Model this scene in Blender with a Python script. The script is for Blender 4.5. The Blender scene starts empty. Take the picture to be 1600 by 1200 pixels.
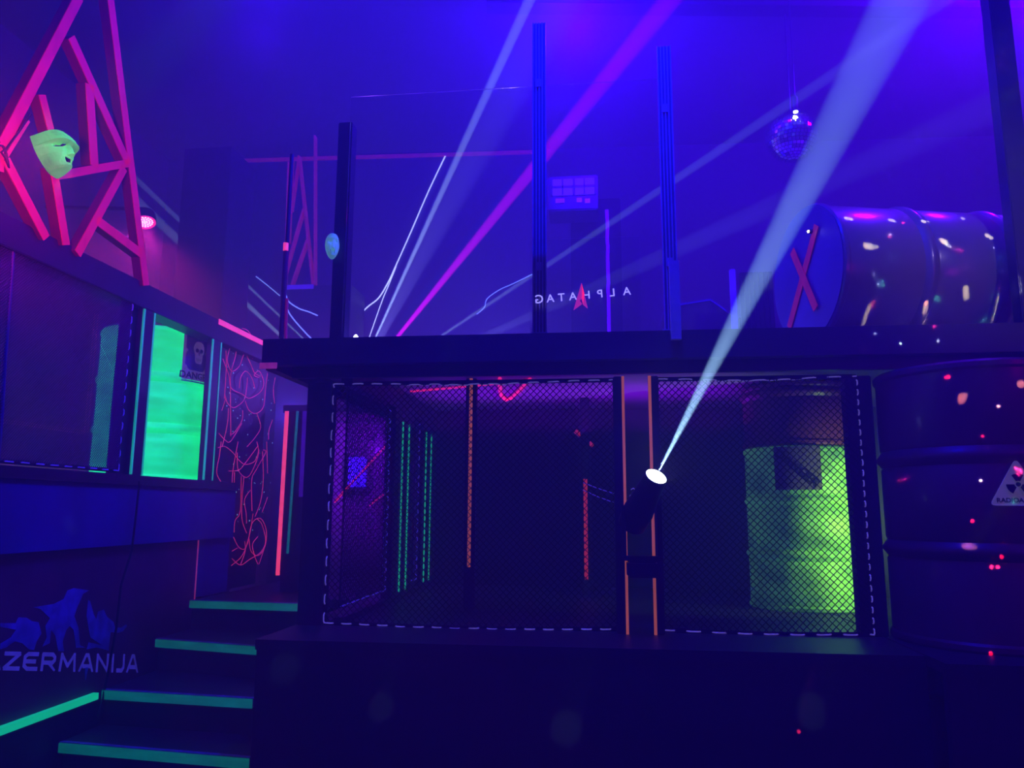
import bpy, bmesh, math, random
from mathutils import Vector, Matrix, noise
random.seed(7)
S = bpy.context.scene
C = S.collection
PI = math.pi
R = math.radians

# ------------------------------------------------------------------ survey of the photograph
EYE = Vector((0, 0, 1.52))
FPX = 1200.0
PITCH, YAW, ROLL = math.atan(197 / 1200.0), R(6.66), R(0.25)
FW = Vector((-math.sin(YAW) * math.cos(PITCH), math.cos(YAW) * math.cos(PITCH), math.sin(PITCH)))
_r = Vector((math.cos(YAW), math.sin(YAW), 0)); _u = _r.cross(FW)
RT = _r * math.cos(ROLL) + _u * math.sin(ROLL)
UP = _u * math.cos(ROLL) - _r * math.sin(ROLL)

def ray(px, py): return FW + RT * ((px - 800) / FPX) + UP * ((600 - py) / FPX)
def onY(px, py, Y): d = ray(px, py); return EYE + d * (Y / d.y)
def onX(px, py, X): d = ray(px, py); return EYE + d * (X / d.x)
def onZ(px, py, Z): d = ray(px, py); return EYE + d * ((Z - EYE.z) / d.z)
def dep(px, py, D): return EYE + ray(px, py) * D

# ------------------------------------------------------------------ materials
def nodes(name):
    m = bpy.data.materials.new(name); m.use_nodes = True
    nt = m.node_tree; b = nt.nodes['Principled BSDF']
    return m, nt, b

def mat(name, col, rough=.6, metal=0., var=.25, scale=6., bump=.0, stretch=(1, 1, 1), emit=None, es=0., spec=.5, coat=0.):
    """procedural surface: colour mottled by noise, optional fluorescence"""
    m, nt, b = nodes(name)
    tc = nt.nodes.new('ShaderNodeTexCoord'); mp = nt.nodes.new('ShaderNodeMapping')
    mp.inputs['Scale'].default_value = stretch
    nt.links.new(tc.outputs['Object'], mp.inputs['Vector'])
    n = nt.nodes.new('ShaderNodeTexNoise'); n.inputs['Scale'].default_value = scale; n.inputs['Detail'].default_value = 6
    nt.links.new(mp.outputs['Vector'], n.inputs['Vector'])
    r = nt.nodes.new('ShaderNodeValToRGB')
    r.color_ramp.elements[0].position = .3; r.color_ramp.elements[1].position = .7
    r.color_ramp.elements[0].color = tuple(c * (1 - var) for c in col) + (1,)
    r.color_ramp.elements[1].color = tuple(min(1, c * (1 + var)) for c in col) + (1,)
    nt.links.new(n.outputs['Fac'], r.inputs['Fac'])
    nt.links.new(r.outputs['Color'], b.inputs['Base Color'])
    b.inputs['Roughness'].default_value = rough; b.inputs['Metallic'].default_value = metal
    b.inputs['Specular IOR Level'].default_value = spec
    if coat: b.inputs['Coat Weight'].default_value = coat; b.inputs['Coat Roughness'].default_value = .15
    if es:
        mx = nt.nodes.new('ShaderNodeMix'); mx.data_type = 'RGBA'; mx.blend_type = 'MULTIPLY'; mx.inputs[0].default_value = 1
        r2 = nt.nodes.new('ShaderNodeValToRGB')
        r2.color_ramp.elements[0].position = .3; r2.color_ramp.elements[1].position = .7
        r2.color_ramp.elements[0].color = (1 - var,) * 3 + (1,); r2.color_ramp.elements[1].color = (1, 1, 1, 1)
        nt.links.new(n.outputs['Fac'], r2.inputs['Fac'])
        nt.links.new(r2.outputs['Color'], mx.inputs[6]); mx.inputs[7].default_value = tuple(emit or col) + (1,)
        nt.links.new(mx.outputs[2], b.inputs['Emission Color']); b.inputs['Emission Strength'].default_value = es
    if bump:
        bp = nt.nodes.new('ShaderNodeBump'); bp.inputs['Strength'].default_value = bump; bp.inputs['Distance'].default_value = .01
        nt.links.new(n.outputs['Fac'], bp.inputs['Height']); nt.links.new(bp.outputs['Normal'], b.inputs['Normal'])
    return m

def glow(name, col, s):
    m, nt, b = nodes(name)
    b.inputs['Base Color'].default_value = tuple(min(1, c) for c in col) + (1,)
    b.inputs['Emission Color'].default_value = tuple(col) + (1,); b.inputs['Emission Strength'].default_value = s
    return m

M = {}
M['black'] = mat('black_painted_wood', (.022, .022, .026), .55, bump=.15, scale=9, stretch=(1, 1, .25))
M['fascia'] = mat('dark_stained_fascia_timber', (.055, .05, .055), .55, bump=.2, scale=7, stretch=(.15, 1, 1))
M['blackx'] = mat('black_painted_board', (.03, .03, .034), .5, bump=.2, scale=5, stretch=(.2, 1, 1))
M['floor'] = mat('dark_floor_paint', (.03, .03, .035), .5, scale=3)
M['ceil'] = mat('dark_ceiling_paint', (.09, .08, .1), .9, scale=2, var=.08)
M['wall'] = mat('dark_wall_paint', (.07, .065, .08), .85, scale=2, var=.1)
M['lowerceil'] = mat('pale_underside_board', (.30, .24, .30), .7, scale=4, var=.12)
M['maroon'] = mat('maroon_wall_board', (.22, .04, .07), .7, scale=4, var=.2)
M['bluetone'] = mat('deep_blue_tone', (.05, .05, .3), .5, scale=2, var=.15)
M['mural'] = mat('pale_blue_spray_paint', (.22, .24, .62), .8, scale=14, var=.35)
M['letter'] = mat('violet_white_spray_paint', (.55, .5, .85), .8, scale=10, var=.3, emit=(.12, .09, .75), es=.2)
M['red'] = mat('fluorescent_red_paint', (.92, .03, .09), .6, scale=12, var=.25, stretch=(1, 1, .4), emit=(.9, .012, .10), es=.26, bump=.1)
M['stairhighlight'] = mat('violet_grey_highlight', (.4, .3, .55), .5, scale=20)
M['barewood'] = mat('dull_wine_timber', (.16, .03, .08), .75, scale=10, var=.3, stretch=(1, 1, .2))
M['netfine'] = mat('violet_lit_mesh', (.05, .025, .09), .8)  # violet light on the strands put into their colour
M['column'] = mat('matt_dark_column', (.012, .011, .02), .85)
M['redcross'] = mat('red_cross_tape', (.5, .03, .04), .6, scale=14, var=.25, emit=(.6, .012, .05), es=.2)
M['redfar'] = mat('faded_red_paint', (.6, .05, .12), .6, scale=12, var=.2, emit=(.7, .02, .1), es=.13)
M['pinktape'] = mat('pink_tape', (.9, .12, .25), .5, scale=30, var=.2, emit=(1, .06, .16), es=1.15)
M['dimpink'] = mat('dull_pink_tape', (.8, .2, .35), .5, scale=30, var=.25, emit=(.8, .06, .25), es=.28)
M['orangetape'] = mat('orange_tape', (.85, .3, .12), .5, scale=25, var=.25, emit=(.8, .16, .05), es=.42, stretch=(1, 1, .2))
M['redtape'] = mat('red_tape', (.9, .06, .05), .5, scale=25, var=.25, emit=(1, .04, .06), es=.35)
M['greentape'] = mat('green_tape', (.05, .6, .35), .5, scale=25, var=.3, emit=(.01, .62, .26), es=.55, stretch=(1, 1, .2))
M['nosing'] = mat('green_stair_tape', (.04, .5, .3), .5, scale=18, var=.3, emit=(0, .34, .19), es=.32, stretch=(.3, 1, 1))
M['kerbgreen'] = mat('bright_green_tape', (.04, .7, .3), .5, scale=18, var=.15, emit=(.004, .62, .23), es=.85, stretch=(1, .3, 1))
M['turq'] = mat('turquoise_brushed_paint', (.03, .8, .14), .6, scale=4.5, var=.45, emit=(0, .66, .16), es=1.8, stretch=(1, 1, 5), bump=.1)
M['lime'] = mat('lime_worn_paint', (.28, .85, .12), .55, scale=4.5, var=.75, emit=(.1, .55, .07), es=.2, stretch=(1, 1, 1.6), bump=.1)
M['reddrum'] = mat('dark_red_drum_paint', (.2, .035, .06), .45, scale=3, var=.2, coat=.2)
M['ochredrum'] = mat('dull_ochre_drum_paint', (.26, .21, .19), .3, scale=3, var=.2, coat=.5)
M['drumend'] = mat('dark_blue_drum_end', (.05, .06, .2), .5, scale=3)
M['mask'] = mat('luminous_green_plaster', (.05, .85, .10), .8, scale=14, var=.45, emit=(.15, .75, .12), es=.62, bump=.6)
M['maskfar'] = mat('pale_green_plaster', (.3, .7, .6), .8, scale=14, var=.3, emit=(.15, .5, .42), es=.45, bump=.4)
M['net'] = mat('black_netting_cord', (.012, .012, .016), .8)
M['rope'] = mat('white_lacing_rope', (.7, .65, .8), .7, scale=40, emit=(.22, .16, .62), es=.36)
M['ropeblue'] = mat('blue_lacing_rope', (.3, .25, .8), .7, scale=40, emit=(.08, .04, .75), es=.38)
M['alu'] = mat('grey_aluminium_profile', (.6, .5, .7), .4, metal=.3, scale=20, var=.1)
M['aludark'] = mat('shaded_aluminium_groove', (.13, .11, .17), .6)  # groove shade put into a darker aluminium colour
M['darkpost'] = mat('dark_steel_post', (.03, .028, .05), .4, metal=.3)
M['plate'] = mat('dark_sign_plate', (.16, .11, .22), .5, scale=10)
M['plategrey'] = mat('grey_sign_print', (.30, .24, .28), .6, scale=10, var=.1, emit=(.16, .10, .22), es=.35)
M['platepale'] = mat('pale_grey_sign_face', (.6, .55, .5), .5, scale=10, var=.08, emit=(.2, .17, .2), es=.22)
M['ink'] = mat('black_sign_ink', (.012, .012, .03), .5)
M['cord'] = mat('fluorescent_pink_cord', (.9, .1, .2), .6, scale=12, var=.5, emit=(1, .04, .14), es=.6)
M['speck'] = glow('fluorescent_paint_specks', (.35, .8, .75), .5)
M['mirror'] = mat('mirror_facets', (.9, .9, .95), .06, metal=1, var=.03)
M['lampbody'] = mat('black_lamp_housing', (.012, .012, .016), .45)
M['lens'] = glow('white_lamp_lens', (.85, .95, 1), 9)
M['pinkled'] = glow('pink_led_emitters', (1, .25, .5), 5)
M['pinkrim'] = glow('pink_lit_lamp_rim', (1, .02, .25), 1.2)
M['uvface'] = glow('blue_flood_light_face', (.06, .01, 1), 1.3)
M['violetled'] = glow('violet_led_string', (.12, .0, 1), 1.1)
M['glowwhite'] = glow('white_glow_line', (.62, .72, 1), 1.5)
M['glowblue'] = glow('pale_blue_glow_line', (.3, .45, 1), .75)
M['redled'] = glow('red_led_rope', (1, .02, .2), .9)
M['white_text'] = mat('white_vinyl_letters', (.85, .85, .9), .5, emit=(.42, .36, .8), es=1.15, var=.05)
M['red_text'] = mat('red_vinyl_emblem', (.9, .1, .2), .5, emit=(.7, .03, .2), es=.6, var=.05)
M['purpledim'] = mat('violet_board', (.22, .12, .5), .6, emit=(.1, .01, .6), es=.18)
M['orangeled'] = mat('dim_orange_light_line', (.7, .25, .1), .6, emit=(.5, .09, .12), es=.3)

def glass():
    m = bpy.data.materials.new('clear_plexiglass'); m.use_nodes = True
    nt = m.node_tree; nt.nodes.clear()
    o = nt.nodes.new('ShaderNodeOutputMaterial'); t = nt.nodes.new('ShaderNodeBsdfTransparent')
    g = nt.nodes.new('ShaderNodeBsdfGlossy'); g.inputs['Roughness'].default_value = .08
    t.inputs['Color'].default_value = (.96, .96, .98, 1)
    x = nt.nodes.new('ShaderNodeMixShader'); f = nt.nodes.new('ShaderNodeFresnel'); f.inputs['IOR'].default_value = 1.35
    nt.links.new(f.outputs[0], x.inputs[0]); nt.links.new(t.outputs[0], x.inputs[1]); nt.links.new(g.outputs[0], x.inputs[2])
    nt.links.new(x.outputs[0], o.inputs[0]); return m
M['glass'] = glass()

# ------------------------------------------------------------------ mesh building
class MB:
    def __init__(s): s.v = []; s.f = []
    def add(s, vs, fs):
        o = len(s.v); s.v += [tuple(v) for v in vs]; s.f += [tuple(i + o for i in f) for f in fs]; return s
    def box(s, c, d, mtx=None):
        vs = [Vector((x * d[0] / 2, y * d[1] / 2, z * d[2] / 2)) for x in (-1, 1) for y in (-1, 1) for z in (-1, 1)]
        if mtx: vs = [mtx @ v for v in vs]
        c = Vector(c)
        return s.add([v + c for v in vs], [(0, 1, 3, 2), (4, 6, 7, 5), (0, 4, 5, 1), (2, 3, 7, 6), (0, 2, 6, 4), (1, 5, 7, 3)])
    def span(s, a, b):
        a, b = Vector(a), Vector(b)
        return s.box((a + b) / 2, (abs(b.x - a.x), abs(b.y - a.y), abs(b.z - a.z)))
    def bar(s, p, q, w, h, side=(0, 0, 1)):
        """rectangular bar p->q: width w along side x dir, height h along the other"""
        p, q = Vector(p), Vector(q); d = (q - p).normalized(); sd = Vector(side)
        a = d.cross(sd)
        if a.length < 1e-4: a = d.cross(Vector((1, 0, 0)))
        a.normalize(); b = a.cross(d).normalized()
        vs = [e + a * (i * w / 2) + b * (j * h / 2) for e in (p, q) for i, j in ((-1, -1), (1, -1), (1, 1), (-1, 1))]
        return s.add(vs, [(3, 2, 1, 0), (4, 5, 6, 7), (0, 1, 5, 4), (1, 2, 6, 5), (2, 3, 7, 6), (3, 0, 4, 7)])
    def tube(s, pts, r, n=6, closed=False):
        pts = [Vector(p) for p in pts]; vs = []; fs = []; ref = Vector((.31, .52, .79))
        m = len(pts)
        for i, p in enumerate(pts):
            d = (pts[min(i + 1, m - 1)] - pts[max(i - 1, 0)])
            d = d.normalized() if d.length > 1e-9 else Vector((0, 0, 1))
            a = d.cross(ref)
            if a.length < .05: a = d.cross(Vector((1, 0, 0)))
            a.normalize(); b = d.cross(a)
            rr = r[i] if isinstance(r, (list, tuple)) else r
            vs += [p + (a * math.cos(2 * PI * k / n) + b * math.sin(2 * PI * k / n)) * rr for k in range(n)]
        for i in range(m - 1):
            for k in range(n):
                fs.append((i * n + k, i * n + (k + 1) % n, (i + 1) * n + (k + 1) % n, (i + 1) * n + k))
        fs += [tuple(range(n - 1, -1, -1)), tuple((m - 1) * n + k for k in range(n))]
        return s.add(vs, fs)
    def lathe(s, prof, n=48, mtx=None, caps=(True, True)):
        vs = []; fs = []; m = len(prof)
        for r_, z in prof:
            vs += [Vector((r_ * math.cos(2 * PI * k / n), r_ * math.sin(2 * PI * k / n), z)) for k in range(n)]
        for i in range(m - 1):
            for k in range(n):
                fs.append((i * n + k, i * n + (k + 1) % n, (i + 1) * n + (k + 1) % n, (i + 1) * n + k))
        if caps[0]: fs.append(tuple(range(n - 1, -1, -1)))
        if caps[1]: fs.append(tuple((m - 1) * n + k for k in range(n)))
        if mtx: vs = [mtx @ v for v in vs]
        return s.add(vs, fs)
    def prism(s, outline, fn, t0, t1):
        """outline in 2d, fn(u,v,t)->point, from t0 to t1"""
        n = len(outline)
        vs = [fn(u, v, t0) for u, v in outline] + [fn(u, v, t1) for u, v in outline]
        fs = [tuple(range(n - 1, -1, -1)), tuple(range(n, 2 * n))] + [(i, (i + 1) % n, n + (i + 1) % n, n + i) for i in range(n)]
        return s.add(vs, fs)
    def build(s, name, m, parent=None, smooth=False, bevel=0.):
        me = bpy.data.meshes.new(name); vs = s.v
        if parent is not None:
            o0 = ORG.get(parent.name, Vector((0, 0, 0))); vs = [Vector(v) - o0 for v in vs]
            org = o0
        else:
            xs = [v[0] for v in vs]; ys = [v[1] for v in vs]; zs = [v[2] for v in vs]
            org = Vector(((min(xs) + max(xs)) / 2, (min(ys) + max(ys)) / 2, min(zs)))
            vs = [Vector(v) - org for v in vs]
        me.from_pydata([tuple(v) for v in vs], [], s.f)
        bm = bmesh.new(); bm.from_mesh(me); bmesh.ops.recalc_face_normals(bm, faces=bm.faces)
        if bevel: bmesh.ops.bevel(bm, geom=list(bm.edges), offset=bevel, segments=2, affect='EDGES', clamp_overlap=True)
        bm.to_mesh(me); bm.free()
        me.materials.append(M[m] if isinstance(m, str) else m)
        if smooth:
            for p in me.polygons: p.use_smooth = True
            me.set_sharp_from_angle(angle=R(40))
        o = bpy.data.objects.new(name, me); C.objects.link(o)
        if parent is not None: o.parent = parent; ORG[o.name] = org
        else: o.location = org; ORG[o.name] = org
        return o
ORG = {}

def tag(o, label=None, cat=None, group=None, kind=None):
    if label: o['label'] = label
    if cat: o['category'] = cat
    if group: o['group'] = group
    if kind: o['kind'] = kind
    return o
def thing(name, loc, label, cat, group=None):
    o = bpy.data.objects.new(name, None); C.objects.link(o); o.location = loc; o.empty_display_size = .1
    ORG[o.name] = Vector(loc); return tag(o, label, cat, group)
def struct(name, mb, m): return tag(mb.build(name, m), kind='structure')

def text_mesh(txt, size, fn, shear=0., extrude=0., offset=0., spacing=1., align='LEFT'):
    """letters of the built-in font as a mesh; fn maps (u, v, t) into space"""
    cu = bpy.data.curves.new('lettering', 'FONT'); cu.body = txt; cu.size = size; cu.shear = shear
    cu.extrude = extrude; cu.offset = offset; cu.space_character = spacing; cu.align_x = align; cu.resolution_u = 4
    o = bpy.data.objects.new('lettering', cu); C.objects.link(o)
    bpy.context.view_layer.update()
    dg = bpy.context.evaluated_depsgraph_get(); me = o.evaluated_get(dg).to_mesh()
    mb = MB(); mb.add([fn(v.co.x, v.co.y, v.co.z) for v in me.vertices], [tuple(p.vertices) for p in me.polygons])
    o.evaluated_get(dg).to_mesh_clear(); bpy.data.objects.remove(o); bpy.data.curves.remove(cu)
    return mb

# ------------------------------------------------------------------ the room shell
XL, XR, YB0, CEIL = -4.3, 4.6, -3.2, 5.0
def backY(x): return 7.04 + .043 * x
struct('floor', MB().span((XL, YB0, -.1), (XR, 7.4, 0)), 'floor')
struct('ceiling', MB().span((XL, YB0, CEIL), (XR, 7.4, CEIL + .1)), 'ceil')
struct('wall_left', MB().span((XL - .1, YB0, 0), (XL, 7.4, CEIL)), 'wall')
struct('wall_right', MB().span((XR, YB0, 0), (XR + .1, 7.4, CEIL)), 'wall')
struct('wall_front', MB().span((XL, YB0 - .1, 0), (XR, YB0, CEIL)), 'wall')
w = MB(); w.prism([(XL, 0), (XR, 0), (XR, CEIL), (XL, CEIL)], lambda u, v, t: Vector((u, backY(u) + t, v)), 0, .1)
struct('wall_back', w, 'wall')
a, b = onZ(315, 247, 4.97), onZ(833, 235, 4.97)
struct('trim_1', MB().prism([(a.x, 4.95), (b.x, 4.95), (b.x, 4.978), (a.x, 4.978)], lambda u, v, t: Vector((u, backY(u) - t, v)), .0, .03), 'redfar')
a, b = onZ(760, 2, 4.85), onZ(1700, 12, 4.85)
cb = MB().bar((a.x, a.y, 4.9), (b.x + .8, b.y + .1, 4.9), .12, .2)
tag(cb.build('ceiling_beam', 'black'), 'dark beam under the ceiling along the top right of the hall', 'beam')

# ------------------------------------------------------------------ raised platform with its lower room
BASE = .99
t = thing('raised_platform', (.6, 4.4, 0), 'black raised platform carrying the netted lower room and the green drum', 'platform')
MB().span((-1.42, 3.15, 0), (1.19, 3.19, BASE - .04)).build('front_panel', 'blackx', t)
MB().span((-1.42, 3.19, 0), (-1.38, 6.2, BASE - .04)).build('side_panel', 'blackx', t)
MB().span((-1.425, 3.145, BASE - .04), (1.19, 6.3, BASE)).build('floor_board', 'blackx', t)
ld_ = thing('stair_landing', (-1.95, 5.4, 0), 'black landing at the top of the staircase', 'landing')
MB().span((-2.40, 4.56, BASE - .04), (-1.43, 6.3, BASE)).build('landing_board', 'blackx', ld_)
for x_ in (-2.38, -1.47): MB().span((x_ - .03, 4.6, 0), (x_ + .03, 6.2, BASE - .04)).build('support', 'black', ld_)
t2 = thing('drum_plinth', (2.0, 3.9, 0), 'black boxed plinth under the big dark red drum', 'plinth')
MB().span((1.20, 3.0, 0), (3.0, 3.04, BASE - .04)).build('front_panel', 'blackx', t2)
MB().span((1.20, 2.995, BASE - .04), (3.0, 5.2, BASE)).build('top_board', 'blackx', t2)

# inner back wall and side wall of the lower room
MB().span((-1.25, 5.56, BASE), (1.9, 5.62, 2.24)).build('wall_inner', 'black')['kind'] = 'structure'
# upper deck
DT = 2.31
d = thing('upper_deck', (.6, 5, 2.17), 'black timber upper deck crossing the picture above the netted room', 'deck')
dl = onY(410, 545, 3.38).x
MB().span((dl, 3.38, 2.185), (3.4, 3.43, DT)).build('fascia_board', 'fascia', d)
MB().span((dl + .12, 3.46, 2.135), (3.4, 3.49, 2.25)).build('lower_trim_board', 'blackx', d)
MB().span((dl, 3.43, 2.25), (3.4, 6.7, DT - .003)).build('deck_board', 'lowerceil', d)
MB().span((-2.42, 5.6, 2.25), (dl, 6.24, DT - .003)).build('bridge_board', 'blackx', d)
MB().span((dl, 3.43, 2.17), (dl + .05, 6.7, 2.25)).build('edge_joist', 'blackx', d)
p0, p1 = onY(407, 567, 3.375), onY(432, 579, 3.375)
MB().span((p0.x - .003, 3.372, p1.z + .01), (p1.x, 3.38, p0.z)).build('pink_tape', 'dimpink', d)

# front posts of the lower room
def post(name, x0, x1, y0, y1, z0, z1, label, tape=None, tx=None, m='black', cat='post', group=None, tz=None):
    o = thing(name, ((x0 + x1) / 2, (y0 + y1) / 2, z0), label, cat, group)
    MB().span((x0, y0, z0), (x1, y1, z1)).build('shaft', m, o, bevel=.004)
    for (ax, bx, ay, by) in (tx or []):
        za, zb = tz or (z0 + .01, z1 - .01)
        MB().span((ax, ay, za), (bx, by, zb)).build('tape_strip', tape, o)
    return o
zt = 2.127
post('corner_post', -1.415, -1.30, 3.55, 3.65, BASE, zt, 'wide black corner post at the left end of the netted room')
x = onY(977, 800, 3.5).x
post('net_post', x - .045, x + .003, 3.50, 3.55, BASE, zt, 'slim black post with orange tape left of the moving spotlight', 'orangetape', [(x - .006, x + .006, 3.496, 3.5)], tz=(BASE, zt))
x = onY(1020, 800, 3.5).x
post('net_post', x - .005, x + .04, 3.50, 3.55, BASE, zt, 'slim black post with orange tape directly behind the moving spotlight', 'orangetape', [(x - .007, x + .006, 3.496, 3.5)], tz=(BASE, zt))
ep_ = post('end_post', 1.10, 1.213, 3.58, 3.66, BASE, zt, 'black post between the netting and the big dark red drum')
MB().prism([(1.196, 3.66), (1.213, 3.66), (1.322, 4.03), (1.305, 4.03)], lambda u, v, t: Vector((u, v, t)), BASE, zt).build('bleed_blocker', 'black', ep_)  # added board, keeps the lime drum's green bleed off the big drum

# ------------------------------------------------------------------ netting
def netting(name, fn, W, H, pitch, r, label, rope_m, ropes, hem=.02, sag=0., seed=1, bias=1.0):
    """diamond netting spanning W x H; fn(u, v, n) -> point with n the offset off the plane"""
    o = thing(name, fn(W / 2, 0, 0), label, 'net')
    mb = MB(); rnd = random.Random(seed)
    def low(u): return sag * math.sin(PI * u / W) if sag else 0
    for sgn in (1, -1):
        k = -H * bias if sgn == 1 else 0.
        end = W if sgn == 1 else W + H * bias
        while k < end:
            # line u = k + sgn * v * bias, v from 0..H
            va, vb = 0., H
            if sgn == 1: va = max(0, -k / bias); vb = min(H, (W - k) / bias)
            else: va = max(0, (k - W) / bias); vb = min(H, k / bias)
            if vb - va > pitch * .3:
                n = max(1, int((vb - va) / .25)); pts = []
                for i in range(n + 1):
                    v = va + (vb - va) * i / n; u = k + sgn * v * bias
                    wv = .006 * noise.noise(Vector((u * 3, v * 3, seed)))
                    vv = v - low(u) * (1 - v / H)
                    pts.append(fn(u + wv, vv + wv, .004 * sgn + wv))
                mb.tube(pts, r, 4)
            k += pitch
    mb.build('mesh', 'netfine' if name == 'fine_net' else 'net', o)
    hm = MB(); n = 24
    def strip(pts):
        for i in range(len(pts) - 1): hm.bar(fn(pts[i][0], pts[i][1], 0), fn(pts[i + 1][0], pts[i + 1][1], 0), hem, .004, side=(fn(0, 0, 1) - fn(0, 0, 0)))
    bot = [(W * i / n, -low(W * i / n)) for i in range(n + 1)]
    strip(bot); strip([(0, 0), (0, H)]); strip([(W, 0), (W, H)]); strip([(0, H), (W, H)])
    hm.build('hem', 'net', o)
    for (kind, period) in ropes:
        if kind == 'bottom': path = lambda s: (s, -low(s)); L = W
        elif kind == 'top': path = lambda s: (s, H - .012 * math.sin(PI * s / W) ** 2); L = W
        elif kind == 'left': path = lambda s: (0, s); L = H
        else: path = lambda s: (W, s); L = H
        pts = []; m = int(L / period * 10)
        for i in range(m + 1):
            s = L * i / m; u, v = path(s)
            off = .011 * max(-1, min(1, 2.2 * math.sin(2 * PI * s / period) + .25))
            j = .003 * noise.noise(Vector((s * 9, seed, 2)))
            pts.append(fn(u + j, v + j, off))
        MB().tube(pts, .0034, 5).build('lacing_rope', rope_m, o)
    return o
YN = 3.57
nx0, nx1 = onY(514, 800, YN).x, onY(964, 800, YN).x
net1 = netting('cargo_net', lambda u, v, n: Vector((nx0 + u, YN - n, BASE + .012 + v)), nx1 - nx0, 1.12, .031, .0022,
               'black diamond netting with white lacing across the dark lower room', 'rope',
               [('bottom', .085), ('top', .095), ('left', .085), ('right', .06)], sag=.012, seed=1)
nx2, nx3 = onY(1029, 800, YN).x, onY(1352, 800, YN).x
net2 = netting('cargo_net', lambda u, v, n: Vector((nx2 + u, YN - n, BASE + .012 + v)), nx3 - nx2, 1.12, .031, .0027,
               'black diamond netting in front of the lime green drum', 'rope',
               [('bottom', .11), ('top', .11), ('left', .12), ('right', .045)], sag=.008, seed=2)

# ------------------------------------------------------------------ inside the lower room
XI = -1.235
def yI(px, py=700): return onX(px, py, XI).y
ig = thing('timber_barrier', (XI, 4.4, BASE), 'black timber side frame along the left of the netted room', 'frame')
MB().span((XI - .03, 3.6, 2.12), (XI + .03, 5.55, 2.24)).build('top_rail', 'black', ig)
MB().span((XI - .02, 3.6, BASE), (XI + .02, 5.55, BASE + .03)).build('bottom_rail', 'black', ig)
yw = yI(606)
for (pa, pb, lab) in ((609, 640, 'inner black post with two green tape edges nearer the netting'), (654, 676, 'inner black post with two green tape edges farther from the netting')):
    ya, yb = yI(pa), yI(pb)
    o = thing('inner_post', (XI, (ya + yb) / 2, BASE), lab, 'post')
    MB().span((XI - .03, ya, BASE + .03), (XI + .03, min(yb, 5.55), 2.12)).build('shaft', 'black', o, bevel=.004)
    for px in ((621, 631) if pa == 609 else (659, 667)):
        y = yI(px)
        MB().span((XI + .03, y - .012, BASE + .05), (XI + .034, y + .012, 2.05)).build('tape_strip', 'greentape', o)
net3 = netting('cargo_net', lambda u, v, n: Vector((XI + n, 3.62 + u, BASE + .08 + v)), yw - 3.62, 1.03, .03, .0022,
               'black netting with blue lacing on the left side frame of the lower room', 'ropeblue',
               [('bottom', .05), ('right', .05)], seed=3)
y5 = yI(640); y6 = yI(653)
net4 = netting('cargo_net', lambda u, v, n: Vector((XI + n, y5 + u, BASE + .08 + v)), y6 - y5, 1.03, .03, .0022,
               'narrow strip of black netting between the two green edged posts', 'ropeblue', [('bottom', .05), ('right', .06)], seed=4)
x = onY(735, 700, 4.2).x
post('taped_post', x - .03, x + .03, 4.2, 4.25, BASE, 2.25, 'black post with one orange tape strip in the middle of the lower room', 'orangetape',
     [(x - .009, x + .009, 4.196, 4.2)], tz=(1.215, 2.249))
x = onY(914, 700, 5.0).x
post('taped_post', x - .03, x + .03, 5.0, 5.05, BASE, 2.25, 'black post with dim red tape deep in the lower room', 'redtape',
     [(x - .012, x + .012, 4.996, 5.0)], tz=(1.09, 1.72))
a, b = onY(899, 674, 5.53), onY(927, 697, 5.53)
o = thing('inner_brace', (a + b) / 2, 'short red taped brace deep in the lower room near the slim orange post', 'brace')
MB().bar(b + (b - a) * 1.2, a, .05, .05, (0, 1, 0)).build('bar', 'black', o)
MB().bar(a + Vector((0, -.03, 0)), b + Vector((0, -.03, 0)), .03, .006, (0, 1, 0)).build('tape_strip', 'redtape', o)
for k, (q0, q1, lab) in enumerate((((911, 754), (958, 771), 'upper pale cord slanting across the back of the lower room'),
                                 ((909, 765), (958, 785), 'lower pale cord slanting across the back of the lower room'))):
    a, b = onY(q0[0], q0[1], 4.99), onY(q1[0], q1[1], 4.6)
    tag(MB().tube([a, (a + b) / 2 + Vector((0, 0, -.004)), b], .0035, 5).build('slanting_cord', 'ropeblue'), lab, 'cord')
pts = [dep(px, py, dd) for px, py, dd in ((781, 588, 4.3), (781, 606, 4.6), (783, 620, 4.95), (790, 626, 5.05), (800, 623, 5.0), (812, 611, 4.75), (827, 594, 4.38))]
pts = [Vector((p.x, p.y, min(p.z, 2.243))) for p in pts]
tag(MB().tube([onZ(px, py, 2.238) for px, py in ((781, 592), (781, 606), (783, 618), (790, 625), (800, 622), (812, 611), (828, 593))], .011, 8).build('led_rope', 'redled'),
    'red glowing light rope curling on the underside of the upper deck', 'light rope')

tag(MB().tube([onZ(px, py, 2.243) for px, py in ((641, 612), (720, 605), (830, 594))], .006, 6).build('led_rope', 'redled'),
    'thin straight red glowing line along the underside of the upper deck', 'light rope')  # glowing tube standing in for a laser line under the deck

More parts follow.
